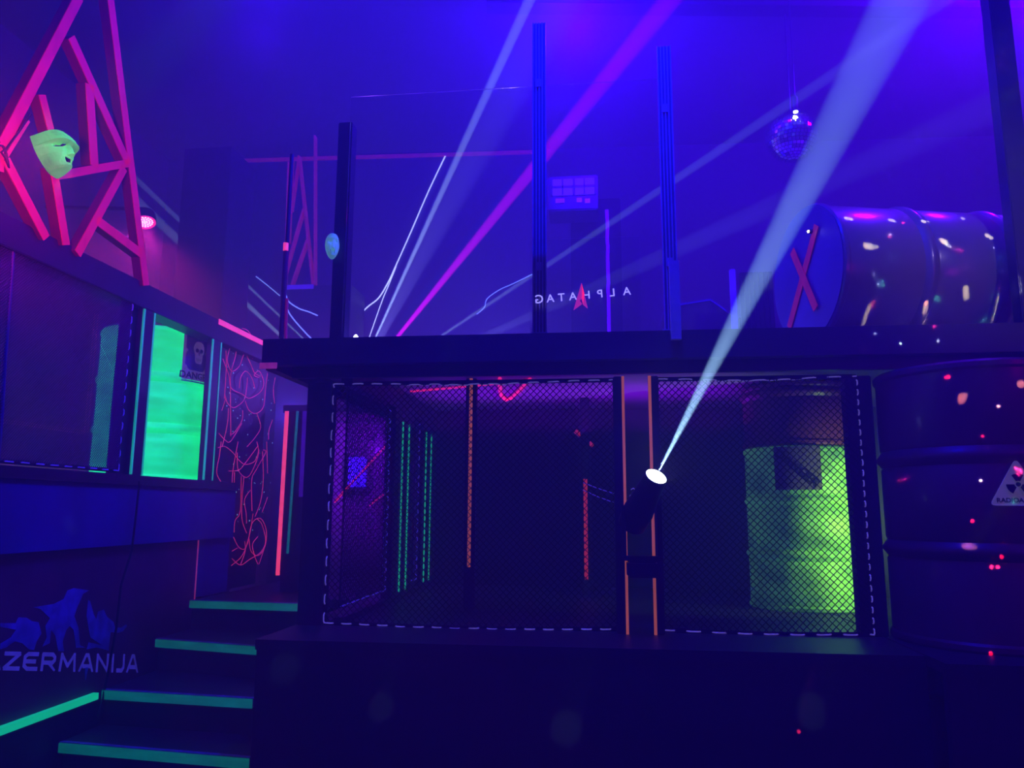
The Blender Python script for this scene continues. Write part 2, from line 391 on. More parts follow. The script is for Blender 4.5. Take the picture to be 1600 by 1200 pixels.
# ------------------------------------------------------------------ drums
def drum(name, loc, r, h, m, label, lid_m=None, ribs=(1 / 3, 2 / 3), mtx=None, cat='drum', group=None, n=56):
    o = thing(name, loc, label, cat, group); L = Vector(loc); k = r / .2925
    pr = [(r * .93, .012 * k), (r * .985, .0), (r * 1.01, .008 * k), (r * 1.01, .022 * k), (r * .985, .03 * k)]
    for f in ribs:
        z = f * h
        pr += [(r * .985, z - .035 * k), (r * .97, z - .028 * k), (r, z - .016 * k), (r * 1.025, z - .006 * k), (r * 1.025, z + .006 * k), (r, z + .016 * k), (r * .97, z + .028 * k), (r * .985, z + .035 * k)]
    pr += [(r * .985, h - .03 * k), (r * 1.01, h - .022 * k), (r * 1.01, h - .008 * k), (r * .985, h), (r * .95, h - .004 * k), (r * .945, h - .018 * k)]
    T = Matrix.Translation(L) @ (mtx or Matrix.Identity(4))
    MB().lathe(pr, n, T, (True, False)).build('shell', m, o, smooth=True)
    lid = MB().lathe([(r * .955, h - .024 * k), (r * .955, h - .016 * k), (r * .9, h - .014 * k), (r * .88, h - .02 * k)], n, T)
    lid.build('lid', lid_m or m, o, smooth=True)
    for (bx, by, br) in ((.6, 0, .035), (-.62, .1, .022)):
        MB().lathe([(br * k, h - .021 * k), (br * k, h - .004 * k), (br * k * .8, h)], 16, T @ Matrix.Translation((bx * r, by * r, 0))).build('bung', lid_m or m, o, smooth=True)
    return o
def curved(L, r, a0, z0):
    """patch coordinates on a drum: u metres around to the right seen from outside, v metres up, t outwards"""
    def fn(u, v, t):
        a = a0 + u / r
        return Vector((L[0] + (r + t) * math.cos(a), L[1] + (r + t) * math.sin(a), L[2] + z0 + v))
    return fn
def patch(fn, w, h, t0, t1, n=14, v0=0.):
    mb = MB(); vs = []; fs = []
    for i in range(n + 1):
        u = -w / 2 + w * i / n
        for v, t in ((v0, t0), (v0, t1), (v0 + h, t1), (v0 + h, t0)): vs.append(fn(u, v, t))
    for i in range(n):
        for k in range(4): fs.append((i * 4 + k, i * 4 + (k + 1) % 4, i * 4 + 4 + (k + 1) % 4, i * 4 + 4 + k))
    fs += [(3, 2, 1, 0), tuple(n * 4 + k for k in range(4))]
    return mb.add(vs, fs)

# lime green drum and the red one standing on it
GL = (1.145, 4.64, BASE); GR = .312
gd = drum('oil_drum', GL, GR, .885, 'lime', 'worn lime green oil drum with a dark DANGER plate behind the netting')
def facing(L, px, py, r):
    """angle on the drum of the point seen at a pixel"""
    dd = ray(px, py); ox, oy = -L[0], -L[1]
    A = dd.x ** 2 + dd.y ** 2; B = 2 * (ox * dd.x + oy * dd.y); Cc = ox * ox + oy * oy - r * r
    D = max(0, B * B - 4 * A * Cc); tt = (-B - math.sqrt(D)) / (2 * A)
    return math.atan2(dd.y * tt - L[1], dd.x * tt - L[0]), EYE.z + dd.z * tt - L[2]
a0, zc = facing(GL, 1246, 731, GR); fn = curved(GL, GR, a0, zc)
pl = patch(fn, .235, .235, .006, .014, v0=-.118).build('danger_plate', 'plate', gd); pl['label'] = 'dark square plate reading DANGER'
def diag(u, v, t):
    c, s = math.cos(R(-42)), math.sin(R(-42)); return fn(c * u - s * v, s * u + c * v, .0178 + t)
text_mesh('DANGER', .066, lambda u, v, t: diag(u - .0, v - .022, t), offset=.0022, align='CENTER').build('lettering', 'ink', pl)
UR = .312
ud = drum('oil_drum', (GL[0], GL[1], BASE + .89), UR, .355, 'reddrum', 'short dark red drum stacked on top of the lime green drum', ribs=(.84,))

# big dark red drum at the right
BL = (1.60, 3.53, BASE); BR = .375
bd = drum('oil_drum', BL, BR, 1.13, 'reddrum', 'big dark red drum with a radiation triangle at the right edge of the picture')
a0, zc = facing(BL, 1592, 790, BR); fb = curved(BL, BR, a0, zc)
def rtri(w, h, rr=.012, n=5):
    P = [Vector((-w / 2, 0)), Vector((w / 2, 0)), Vector((0, h))]; out = []
    for i in range(3):
        p, q, s = P[i], P[(i + 1) % 3], P[i - 1]
        a = (s - p).normalized(); b = (q - p).normalized()
        for k in range(n + 1):
            f = k / n; out.append(tuple(p + a * rr * 2 * (1 - f) ** 2 + b * rr * 2 * f ** 2))
    return out
tri = rtri(.2, .18)
ts = MB(); steps = 10
ts.prism(tri, fb, .008, .012)
sg = ts.build('radiation_sign', 'platepale', bd); sg['label'] = 'pale grey triangular radiation warning sign'
tf = MB()
for k in range(3):
    aa = PI / 2 + k * 2 * PI / 3; o_ = []
    for i in range(9):
        q = aa - R(30) + R(60) * i / 8; o_.append((.040 * math.cos(q), .080 + .040 * math.sin(q)))
    for i in range(9):
        q = aa + R(30) - R(60) * i / 8; o_.append((.013 * math.cos(q), .080 + .013 * math.sin(q)))
    tf.prism(o_, fb, .0125, .0145)
tf.prism([(.0085 * math.cos(2 * PI * i / 14), .080 + .0085 * math.sin(2 * PI * i / 14)) for i in range(14)], fb, .0125, .0145)
tf.build('trefoil', 'ink', sg)
text_mesh('RADIOACTIVE', .0235, lambda u, v, t: fb(u, v + .012, .0135 + t), offset=.0009, align='CENTER').build('lettering', 'ink', sg)

# barrel lying on the upper deck
TR, TLEN = .335, 1.28
TC = Vector((1.0, 3.73, DT + TR * 1.026)); ax = R(13.6)
Tm = Matrix.Rotation(ax, 4, 'Z') @ Matrix.Rotation(PI / 2, 4, 'Y')
td = drum('lying_barrel', tuple(TC), TR, TLEN, 'ochredrum', 'dull ochre barrel lying on its side on the upper deck', mtx=Tm, cat='barrel')
axd = Vector((math.cos(ax), math.sin(ax), 0)); acr = Vector((-math.sin(ax), math.cos(ax), 0))
MB().lathe([(TR * .99, -.004), (TR * .99, .004)], 48, Matrix.Translation(TC) @ Tm).build('end_disc', 'drumend', td)
def tend(px, py):
    """point on the barrel's end plane seen at a pixel"""
    dd = ray(px, py); n_ = -axd; p_ = TC - axd * .006
    tt = (p_ - EYE).dot(n_) / dd.dot(n_); return EYE + dd * tt
for i, (q0, q1) in enumerate((((1277, 352), (1234, 512)), ((1240, 392), (1277, 482)))):
    a, b = tend(*q0), tend(*q1); dz = -axd * (.004 + .004 * i)
    MB().bar(a + dz, b + dz, .044, .003, -axd).build('red_tape', 'redcross', td)
# timber chocks that keep the barrel from rolling
for s, lab in ((.16, 'timber chock under the left end of the lying barrel'), (1.1, 'timber chock under the right end of the lying barrel')):
    c = TC + axd * s
    o = thing('timber_chock', (c.x, c.y, DT), lab, 'chock')
    for sd in (-1, 1):
        e = c + acr * sd * .17; mm = Matrix.Rotation(ax, 3, 'Z')
        MB().box((e.x, e.y, DT + .022), (.09, .05, .04), mm).build('wedge', 'black', o)

# ------------------------------------------------------------------ staircase
st = [(.99, (287, 938), (452, 943)), (.825, (230, 998), (402, 1010)), (.66, (160, 1078), (395, 1092)), (.495, (90, 1160), (390, 1185))]
sc_ = thing('staircase', (-2.0, 3.6, 0), 'black staircase with green taped nosings climbing to the platform', 'staircase')
rows = []
for z, l, r_ in st:
    a, b = onZ(l[0], l[1], z), onZ(r_[0], r_[1], z); a.x = max(a.x, -2.405)
    rows.append((z, a, b))
rows[0] = (rows[0][0], rows[0][1], Vector((-1.72, rows[0][2].y, .99)))
for z, dy in ((.33, .42), (.165, .84)):
    a = rows[3][1] + Vector((0, -dy, z - .495)); b = rows[3][2] + Vector((.02, -dy, z - .495)); rows.append((z, a, b))
for i, (z, a, b) in enumerate(rows):
    back = (rows[i - 1][1].y, rows[i - 1][2].y) if i else (4.55, 4.55)
    bx = b.x
    if b.y + .2 > 3.13 and bx > -1.43: bx = -1.43
    tr = MB(); tr.prism([(a.x, a.y), (bx, b.y), (bx, back[1] + .03), (a.x, back[0] + .03)], lambda u, v, t: Vector((u, v, t)), z - .04, z)
    to = tr.build('tread', 'blackx', sc_)
    e = Vector((bx, b.y, z)) - a
    ns = MB(); nrm = Vector((e.y, -e.x, 0)).normalized()
    ns.prism([(a.x + nrm.x * .004, a.y + nrm.y * .004), (bx + nrm.x * .004, b.y + nrm.y * .004), (bx, b.y), (a.x, a.y)], lambda u, v, t: Vector((u, v, t)), z - .042, z - .001)
    ns.build('nosing_tape', 'nosing', to)
    et = MB(); et.prism([(a.x, a.y), (bx, b.y), (bx - nrm.x * .022, b.y - nrm.y * .022), (a.x - nrm.x * .022, a.y - nrm.y * .022)], lambda u, v, t: Vector((u, v, t)), z, z + .003)  # violet strip, highlight on the tread's front edge put into colour
    et.build('edge_highlight', 'stairhighlight', to)
    rs = MB(); rs.prism([(a.x, a.y + .03), (bx, b.y + .03), (bx, b.y + .05), (a.x, a.y + .05)], lambda u, v, t: Vector((u, v, t)), max(0, z - .165), z - .04)
    rs.build('riser', 'blackx', sc_)

# ------------------------------------------------------------------ raised booth on the left
XB = -2.43
LZ = 1.66
def yB(px, py): return onX(px, py, XB).y
yend = onX(364, 800, XB).y
bo = thing('raised_booth', (-3.0, 3.2, 0), 'raised booth at the left with boarding toned blue for light and maroon below it', 'booth')
MB().span((XB - .03, .8, 1.335), (XB + .012, yend, LZ - .02)).build('bluelit_fascia', 'bluetone', bo)  # blue light falling on the upper boarding put into its colour
ys = yB(312, 890)
MB().span((XB - .05, .8, .64), (XB - .025, ys, 1.334)).build('maroon_panel', 'maroon', bo)  # maroon tone stands in for the boarding below the light's cutoff
MB().span((XB - .05, ys + .012, BASE), (XB - .02, yend + .02, 1.334)).build('bluelit_panel', 'bluetone', bo)  # same blue light put into this panel's colour
MB().span((XB - .052, ys, .7), (XB - .022, ys + .012, 1.33)).build('pink_seam', 'dimpink', bo)
MB().span((XB - 1.35, .8, LZ - .02), (XB + .03, yend, LZ + .03)).build('ledge_board', 'blackx', bo)
MB().span((XB - .05, .8, 0), (XB + .0, yB(152, 1096), .62)).build('plinth_panel', 'black', bo)
MB().span((XB - .05, yB(152, 1096), 0), (XB - .03, yend, .64)).build('plinth_rear', 'black', bo)
MB().span((XB - .025, .8, .612), (XB + .004, yB(152, 1096), .642)).build('green_edge_tape', 'kerbgreen', bo)
# top beam
ybt = onX(436, 526, XB).y
bm_ = thing('booth_beam', (XB, 3.6, 2.58), 'thick dark beam over the booth opening carrying the pink lattice', 'beam')
MB().span((XB - .12, .8, 2.585), (XB, ybt, 2.72)).build('beam', 'blackx', bm_, bevel=.004)
MB().span((XB - .001, yB(343, 482), 2.69), (XB + .004, ybt, 2.725)).build('red_tape', 'pinktape', bm_)
# posts of the booth opening, green tape on both edges
for (pa, pb, lab) in ((216.5, 233, 'black booth post with green tape edges left of the turquoise drum'), (328.5, 341.5, 'black booth post with green tape edges right of the turquoise drum')):
    ya, yb = yB(pa, 600), yB(pb, 600)
    o = thing('booth_post', (XB - .05, (ya + yb) / 2, LZ + .03), lab, 'post')
    MB().span((XB - .04, ya, LZ + .03), (XB, yb, 2.583)).build('shaft', 'black', o, bevel=.004)
    for y in (ya, yb): MB().span((XB - .006, y - .006, LZ + .035), (XB + .003, y + .006, 2.58)).build('tape_strip', 'greentape', o)
yn1 = yB(201, 600)
post('door_jamb', XB - .1, XB - .044, yn1 + .02, yB(227, 600), LZ + .03, 2.583, 'plain black jamb at the right edge of the fine netting', cat='jamb')
netL = netting('fine_net', lambda u, v, n: Vector((XB - .02 + n * .6, 2.2 + u, LZ + .05 + v)), yn1 - 2.2, .90, .014, .0023,
               'fine black netting filling the booth opening at the left edge', 'ropeblue', [('bottom', .09), ('right', .07)], seed=6, sag=.0)
# inside the booth
MB().span((XB - 1.32, .8, LZ + .03), (XB - 1.28, yend, 3.0)).build('wall_booth', 'wall')['kind'] = 'structure'
DL = (-2.882, 4.64, LZ + .03); DRr = .340
tdm = drum('oil_drum', DL, DRr, .95, 'turq', 'bright turquoise green oil drum with a skull poster on the booth ledge')
a0, zc = facing(DL, 307, 557, DRr); fk = curved(DL, DRr, a0, zc)
pw, ph = .20, .34
po = patch(fk, pw, ph, .004, .008, v0=-ph / 2).build('skull_poster', 'plate', tdm); po['label'] = 'dark poster with skull and crossbones reading DANGER'
fr = MB(); t0, t1 = .0083, .0095
for (u0, u1, v0, v1) in ((-pw / 2, pw / 2, ph / 2 - .014, ph / 2), (-pw / 2, -pw / 2 + .016, -ph / 2 + .07, ph / 2), (pw / 2 - .016, pw / 2, -ph / 2 + .07, ph / 2), (-pw / 2, pw / 2, -ph / 2 + .012, -ph / 2 + .075)):
    fr.add(*(lambda q: (q.v, q.f))(patch(lambda u, v, t: fk(u + (u0 + u1) / 2, v, t), u1 - u0, v1 - v0, t0, t1, 6, v0)))
fr.build('border', 'plategrey', po)
sk = MB(); cx, cy = .012, .045
sk.prism([(cx + .046 * math.cos(q) * (1 if math.sin(q) > -.2 else .9), cy + .052 * math.sin(q)) for q in [2 * PI * i / 24 for i in range(24)]], fk, t0, t1)
sk.prism([(cx - .03, cy - .04), (cx + .03, cy - .04), (cx + .03, cy - .075), (cx + .018, cy - .092), (cx - .018, cy - .092), (cx - .03, cy - .075)], fk, t0, t1)
for s in (-1, 1):
    for (q0, q1) in (((-.085 * s, .02), (.075 * s, -.085)),):
        a_ = Vector(q0); b_ = Vector(q1); n_ = Vector((-(b_ - a_).y, (b_ - a_).x)).normalized() * .008
        sk.prism([tuple(a_ + n_), tuple(b_ + n_), tuple(b_ - n_), tuple(a_ - n_)], fk, t0, t1 - .0004)
        for e, f in ((a_, -1), (b_, 1)):
            for sg_ in (-1, 1):
                cc = e + n_ * 1.2 * sg_
                sk.prism([(cc.x + .011 * math.cos(2 * PI * i / 10), cc.y + .011 * math.sin(2 * PI * i / 10)) for i in range(10)], fk, t0, t1)
sk.build('skull', 'plategrey', po)
ey = MB()
for s in (-1, 1): ey.prism([(cx + s * .018 + .0125 * math.cos(2 * PI * i / 12), cy - .008 + .014 * math.sin(2 * PI * i / 12)) for i in range(12)], fk, t1 + .0003, t1 + .001)
ey.prism([(cx, cy - .022), (cx + .007, cy - .038), (cx - .007, cy - .038)], fk, t1 + .0003, t1 + .001)
for k in range(-2, 3): ey.prism([(cx + k * .009 - .001, cy - .058), (cx + k * .009 + .001, cy - .058), (cx + k * .009 + .001, cy - .074), (cx + k * .009 - .001, cy - .074)], fk, t1 + .0003, t1 + .001)
ey.build('skull_sockets', 'ink', po)
text_mesh('DANGER', .058, lambda u, v, t: fk(u, v - ph / 2 + .023, .0103 + t), offset=.0018, align='CENTER').build('lettering', 'ink', po)
# thin orange light lines on the rear wall of the booth
XW = XB - 1.275
def onW(px, py): q = onX(px, py, XW); return Vector((XW + .012, q.y, max(q.z, LZ + .05)))
o = thing('light_line_frame', onW(60, 670), 'dim orange light lines framing the rear wall of the booth', 'light line')
for off in (0, 5):
    MB().tube([onW(0, 655 + off), onW(130 - off * .4, 674 + off * .6)], .004, 5).build('light_line', 'orangeled', o)
    MB().tube([onW(130 + off, 676), onW(146 + off, 490)], .004, 5).build('light_line', 'orangeled', o)

# painted lettering and silhouettes on the maroon wall
XP = XB - .0245
def onP(px, py): q = onX(px, py, XP); return Vector((XP, q.y, q.z))
lg = thing('painted_logo', onP(110, 1040), 'spray painted silhouettes over the word ZERMANIJA on the maroon wall', 'mural')
def zoom(pts): return [(x / 6.6667, 900 + y / 6.6667) for x, y in pts]
figs = [
 [(560, 290), (660, 240), (700, 150), (770, 125), (925, 150), (865, 185), (800, 330), (772, 420), (815, 540), (830, 720), (885, 745), (790, 748), (765, 560), (725, 520), (690, 560), (650, 680), (665, 785), (605, 782), (575, 620), (530, 560), (515, 700), (440, 735), (485, 640), (470, 520), (520, 440), (420, 345), (345, 325)],
 [(0, 490), (160, 490), (190, 430), (270, 432), (330, 470), (400, 480), (430, 600), (380, 680), (352, 770), (300, 765), (230, 700), (150, 680), (60, 745), (0, 765), (0, 705), (110, 640), (165, 560), (0, 530)],
 [(915, 250), (937, 262), (975, 400), (1000, 450), (1020, 370), (1080, 350), (1110, 420), (1180, 480), (1195, 530), (1260, 540), (1310, 505), (1322, 520), (1280, 575), (1230, 592), (1150, 585), (1130, 780), (1090, 765), (1000, 745), (900, 765), (920, 690), (1060, 720), (940, 640), (928, 580), (900, 420)]]
for f in figs:
    o_ = [(onP(*q).y, onP(*q).z) for q in zoom(f)]
    MB().prism(o_, lambda u, v, t: Vector((XP + t, u, v)), .0, .0015).build('silhouette', 'mural', lg)
STROKES = {'Z': [[(.02, .9), (.95, .9), (.05, .1), (.98, .1)]], 'E': [[(.95, .9), (.3, .9), (.1, .75), (.1, .25), (.3, .1), (.95, .1)], [(.15, .5), (.8, .5)]],
           'R': [[(.1, 0), (.1, .9), (.75, .9), (.9, .75), (.9, .6), (.75, .45), (.15, .45)], [(.5, .45), (.92, 0)]], 'M': [[(.08, 0), (.14, .95), (.5, .3), (.86, .95), (.92, 0)]],
           'A': [[(.05, 0), (.45, .92), (.6, .92), (.95, 0)], [(.28, .3), (.78, .3)]], 'N': [[(.1, 0), (.1, .95), (.9, .05), (.9, 1)]], 'I': [[(.5, 0), (.5, 1)]],
           'J': [[(.85, 1), (.85, .3), (.65, .1), (.1, .1)]], 'L': [[(.1, 1), (.1, .1), (.9, .1)]]}
def stencil(txt, widths, c00, c10, c01, c11):
    """sprayed stencil letters, each a shape of strokes, over the wall quad bottom-left, bottom-right, top-left, top-right"""
    tot = sum(widths); x0 = 0.
    for ch, w_ in zip(txt, widths):
        mb = MB(); k = 0
        for st_ in STROKES[ch]:
            P = [Vector(((x0 + .08 * w_ + .84 * w_ * u) / tot, v)) for u, v in st_]
            asp = (c10 - c00).length / (c01 - c00).length
            for a, b in zip(P, P[1:]):
                A2, B2 = Vector((a.x * asp, a.y)), Vector((b.x * asp, b.y)); d_ = (B2 - A2).normalized(); n_ = Vector((-d_.y, d_.x)) * .115
                A2 -= d_ * .06; B2 += d_ * .06; k += 1; q4 = []
                for e in (A2 + n_, B2 + n_, B2 - n_, A2 - n_):
                    g = min(1.02, max(-.02, e.y)); f = (e.x + .12 * (g - .5)) / asp
                    p = c00.lerp(c10, f).lerp(c01.lerp(c11, f), g); q4.append((XP + .0016 + .00012 * k, p.y, p.z))
                mb.add(q4, [(0, 1, 2, 3)])
        mb.build('letter', 'letter', lg); x0 += w_
stencil('ZERMANIJA', [1, 1, 1.05, 1.3, 1.15, 1.1, .42, .8, 1.1], onP(2, 1047), onP(217, 1051), onP(4, 1018), onP(217, 1023))
stencil('A', [1], onP(-25, 1046), onP(3, 1047), onP(-25, 1018), onP(3, 1018))
dr = onP(134, 1048)
MB().prism([(dr.y - .012, dr.z + .015), (dr.y - .004, dr.z - .04), (dr.y + .004, dr.z - .042), (dr.y + .012, dr.z + .015)], lambda u, v, t: Vector((XP + t, u, v)), .002, .003).build('paint_drip', 'mural', lg)
# hanging black cable in front of the booth
cp = [onX(px, py, XB + .045) for px, py in ((218, 752), (213, 800), (206, 860), (189, 915), (182, 980), (172, 1035), (160, 1095), (153, 1120))]
tag(MB().tube(cp, .006, 8).build('hanging_cable', 'lampbody'), 'black cable hanging down the booth front past the painted letters', 'cable')
cp = [onX(px, py, XB - .02) for px, py in ((22, 345), (19, 420), (8, 560), (2, 660), (-4, 730))]
tag(MB().tube(cp, .008, 8).build('side_cable', 'bluetone'), 'thin blue cable hanging from the booth beam at the left edge', 'cable')

# ------------------------------------------------------------------ pink lattice on the booth beam
def lat(name, loc, X, th, struts, m, label):
    o = thing(name, loc, label, 'lattice')
    for (p, q, wpx) in struts:
        a, b = onX(p[0], p[1], X), onX(q[0], q[1], X)
        dd = ((a + b) / 2 - EYE).dot(FW)
        c = Vector((X - th / 2, 0, 0)); a.x = b.x = X - th / 2
        # width: apparent px turned into metres, foreshortened along Y
        v = b - a; n_ = Vector((0, -v.z, v.y)).normalized(); mid = (a + b) / 2
        def pj(pt):
            e = pt - EYE; z_ = e.dot(FW); return Vector((e.dot(RT) / z_, e.dot(UP) / z_)) * FPX
        pd = (pj(b) - pj(a)).normalized(); pn = pj(mid + n_ * .01) - pj(mid)
        k = abs(pd.x * pn.y - pd.y * pn.x) / .01
        w_ = wpx / max(k, 1e-3)
        st_ = MB().bar(a, b, w_ * .985, th, (1, 0, 0)).build('strut', 'barewood', o, bevel=.003)
        f_ = Vector((th / 2 + .002, 0, 0)); MB().bar(a + f_, b + f_, w_, .004, (1, 0, 0)).build('painted_face', m, st_)
    return o
struts = [((4, 226), (124, -6), 17), ((111, 58), (200, 256), 10), ((139, 132), (147, 259), 12), ((65, 148), (81, 212), 10),
          ((83, 262), (103, 383), 11), ((86, 275), (200, 255), 13), ((194, 262), (121, 396), 12), ((151, 344), (220, 396), 12),
          ((172, -5), (228, 446), 9), ((9, 250), (72, 372), 12), ((44, 188), (9, 245), 6), ((1, 224), (1, 268), 8)]
struts = [s if i not in (0, 8) else s for i, s in enumerate(struts)]
lat('strut_lattice', (XB, 3.2, 2.72), XB + .02, .05, struts, 'red', 'big hot pink strut lattice standing on the booth beam')
# cable tied round the lattice joint
cp = [onX(px, py, XB + .035) for px, py in ((48, 178), (30, 205), (10, 232), (2, 238), (8, 246), (14, 262), (10, 240), (4, 228), (-6, 226))]
tag(MB().tube(cp, .005, 6).build('tie_cable', 'lampbody'), 'thin black cable wound around the lattice joint at the left edge', 'cable')

# masks
def mask(name, c, hw, hh, dp, X, yawdeg, m, label, flat=True):
    """a face mask: height field over (u, v) on the plane, bulging along +X"""
    o = thing(name, c, label, 'mask')
    nu, nv = 56, 60; bm = bmesh.new(); G = {}
    def interp(v, T):
        for (v0, d0), (v1, d1) in zip(T, T[1:]):
            if v0 <= v <= v1: return d0 + (d1 - d0) * (v - v0) / (v1 - v0)
        return T[-1][1]
    prof = [(-1, .28), (-.93, .52), (-.8, .68), (-.68, .67), (-.36, .70), (.02, .78), (.30, .82), (.37, 1.0), (.45, 1.0), (1, .88)] if flat else [(-1, .25), (-.8, .7), (-.6, .74), (-.2, .78), (.2, .76), (.5, .9), (.8, .8), (1, .2)]
    def depth(u, v):
        a = abs(u); base = max(0., 1 - a ** (3.6 if v > .37 and flat else 2.2)) ** (.45 if v > .37 and flat else .62)
        d_ = interp(v, prof) * base
        if flat:
            if .12 < v < .37: d_ -= .16 * math.exp(-((a - .42) / .24) ** 4) * math.sin(PI * (v - .12) / .25) ** .5
        else: d_ -= .2 * math.exp(-((v - .25) / .13) ** 2) * math.exp(-((a - .42) / .2) ** 2)
        if -.30 < v < .36: d_ += (.02 + .17 * (.36 - v) / .66) * max(0, 1 - (a / (.10 + .17 * (.36 - v) / .66)) ** 2)
        d_ += .05 * math.exp(-((a - .5) / .2) ** 2 - ((v + .08) / .2) ** 2)
        if not flat and a < .36 and -.66 < v < -.36: d_ -= .2
        return d_ + .02 * noise.noise(Vector((u * 4, v * 4, 3))) + .012 * noise.noise(Vector((u * 11, v * 11, 7)))
    def width(v):
        if flat: return interp(v, [(-1, .22), (-.9, .42), (-.6, .66), (-.2, .86), (.2, .96), (1, 1.0)])
        return math.sqrt(max(0.02, 1 - abs(v) ** 2.3)) * (1 if v > 0 else 1 - .25 * abs(v))
    rot = Matrix.Rotation(R(yawdeg), 3, 'Z') @ Matrix.Rotation(R(-23 if flat else 0), 3, 'Y')
    for i in range(nu + 1):
        for j in range(nv + 1):
            u = -1 + 2 * i / nu; v = -1 + 2 * j / nv
            edge = min(1, (1 - abs(u)) * 9, (v + 1) * 9, 1 if flat else (1 - v) * 9)
            p = Vector((max(depth(u, v), 0) * dp * (edge ** .5 if edge > 0 else 0), u * width(v) * hw, v * hh))
            G[i, j] = bm.verts.new(rot @ p)
    for i in range(nu):
        for j in range(nv):
            uc, vc = -1 + 2 * (i + .5) / nu, -1 + 2 * (j + .5) / nv
            if flat and abs(uc) < .36 and -.66 < vc < -.36: continue                  # open mouth
            if flat and .24 < vc - .22 * (abs(uc) - .4) * -1 < .31 and .18 < abs(uc) < .66: continue    # eye slits
            bm.faces.new((G[i, j], G[i + 1, j], G[i + 1, j + 1], G[i, j + 1]))
    me = bpy.data.meshes.new('face'); bm.normal_update(); out_ = rot @ Vector((1, 0, 0))
    if sum(f_.normal.dot(out_) * f_.calc_area() for f_ in bm.faces) < 0: bmesh.ops.reverse_faces(bm, faces=bm.faces)
    bm.to_mesh(me); bm.free()
    me.materials.append(M[m]); me.materials.append(M['ink'])
    f = bpy.data.objects.new('face', me); C.objects.link(f); f.parent = o
    so = f.modifiers.new('thick', 'SOLIDIFY'); so.thickness = .006; so.offset = -1; so.material_offset = 1
    return o
q = onX(54, 238, XB + .03)
q_mask = q.y + .085
mask('face_mask', (XB + .03, q.y + .085, q.z), .085, .081, .135, XB, 0, 'mask', 'glowing green face mask with flat brow hung on the pink lattice')

# ------------------------------------------------------------------ cord curtain beside the booth
XC = XB - .06
cpn = thing('cord_panel', (XC, 5.0, 1.05), 'black panel hung with tangled glowing pink cords right of the booth posts', 'panel')
MB().span((XC - .04, yB(342, 600), LZ + .04), (XC - .005, 5.45, 2.58)).build('board', 'black', cpn)
MB().span((XC - .04, yend + .03, BASE), (XC - .005, 5.45, LZ + .04)).build('board', 'black', cpn)
rnd = random.Random(21)
def cpt(px, py, k=0): q = onX(px, py, XC); return Vector((XC + .004 + k, q.y, q.z))
def spl(P, n=8):
    out = []; P = [Vector(p) for p in P]
    for i in range(len(P) - 1):
        p0, p1, p2, p3 = P[max(i - 1, 0)], P[i], P[i + 1], P[min(i + 2, len(P) - 1)]
        for k in range(n):
            t_ = k / n
            out.append(.5 * ((2 * p1) + (p2 - p0) * t_ + (2 * p0 - 5 * p1 + 4 * p2 - p3) * t_ ** 2 + (3 * p1 - p0 - 3 * p2 + p3) * t_ ** 3))
    return out + [P[-1]]
# traced runs (pixels of a 5.4545x enlargement from 220,480)
Z = lambda x, y: (220 + x / 5.4545, 480 + y / 5.4545)
runs = [[(780, 215), (745, 330), (720, 450), (760, 545), (830, 500), (860, 400), (935, 275), (1020, 340)], [(800, 215), (800, 390), (760, 560), (750, 700), (750, 1100)],
        [(690, 440), (730, 580), (760, 690), (850, 740), (920, 775), (1000, 720), (1030, 640), (990, 545), (950, 580), (1000, 600)],
        [(850, 180), (890, 195), (925, 230)], [(870, 385), (930, 500), (960, 560), (1000, 590)], [(830, 690), (830, 600), (880, 545), (930, 600), (960, 690)],
        [(700, 740), (730, 820), (790, 855), (860, 790), (890, 690), (890, 600)], [(680, 880), (700, 780)], [(740, 1080), (770, 1075), (820, 1010), (850, 950), (850, 880)],
        [(655, 1075), (700, 1130), (735, 1150), (790, 1090), (840, 990)], [(870, 800), (910, 880), (970, 905), (1030, 850), (1050, 700), (1060, 560)],
        [(1110, 960), (1085, 1050), (1080, 1130)], [(970, 900), (1000, 1020), (960, 1110), (890, 1190)], [(930, 310), (935, 440)], [(960, 300), (960, 400)], [(1130, 600), (1115, 700), (1130, 820)],
        [(715, 370), (715, 520), (690, 780)], [(680, 1190), (720, 1000), (735, 860)]]
Q = lambda x, y: (330 + x / 4.6176, 690 + y / 4.6176)
runs2 = [[(40, 45), (90, 35), (140, 80), (190, 140), (240, 165), (300, 140), (330, 60)], [(110, 212), (180, 205), (230, 160), (320, 30)], [(170, 80), (180, 200), (230, 258), (280, 220), (330, 90), (320, 0)],
         [(220, 250), (215, 400), (215, 560), (240, 660)], [(360, 60), (380, 80), (310, 200), (285, 280), (285, 500)], [(360, 70), (365, 260), (350, 420), (310, 540)], [(390, 0), (390, 230)],
         [(265, 350), (225, 420), (240, 520), (245, 590)], [(390, 400), (355, 510)], [(150, 655), (165, 570), (200, 500), (200, 250)], [(145, 690), (180, 760), (225, 775), (250, 720), (270, 640), (285, 520)],
         [(140, 790), (175, 768)], [(140, 845), (195, 890), (270, 850), (340, 800), (375, 720), (360, 600), (320, 560)], [(130, 895), (200, 830), (250, 730), (285, 590), (345, 555), (380, 640), (370, 760), (330, 822), (280, 790), (265, 700)],
         [(330, 885), (300, 820), (290, 740), (320, 685)], [(135, 300), (150, 200), (180, 0)], [(155, 320), (155, 220)], [(60, 290), (30, 220), (50, 100), (60, 0)], [(330, 885), (380, 740)], [(235, 720), (230, 790), (195, 885)]]
allruns = [[Z(*p) for p in r_] for r_ in runs] + [[Q(*p) for p in r_] for r_ in runs2]
for r_ in allruns:
    MB().tube(spl([cpt(p[0], p[1], .003 + .012 * rnd.random()) for p in r_]), .0026, 5).build('cord', 'cord', cpn)
sp = MB()
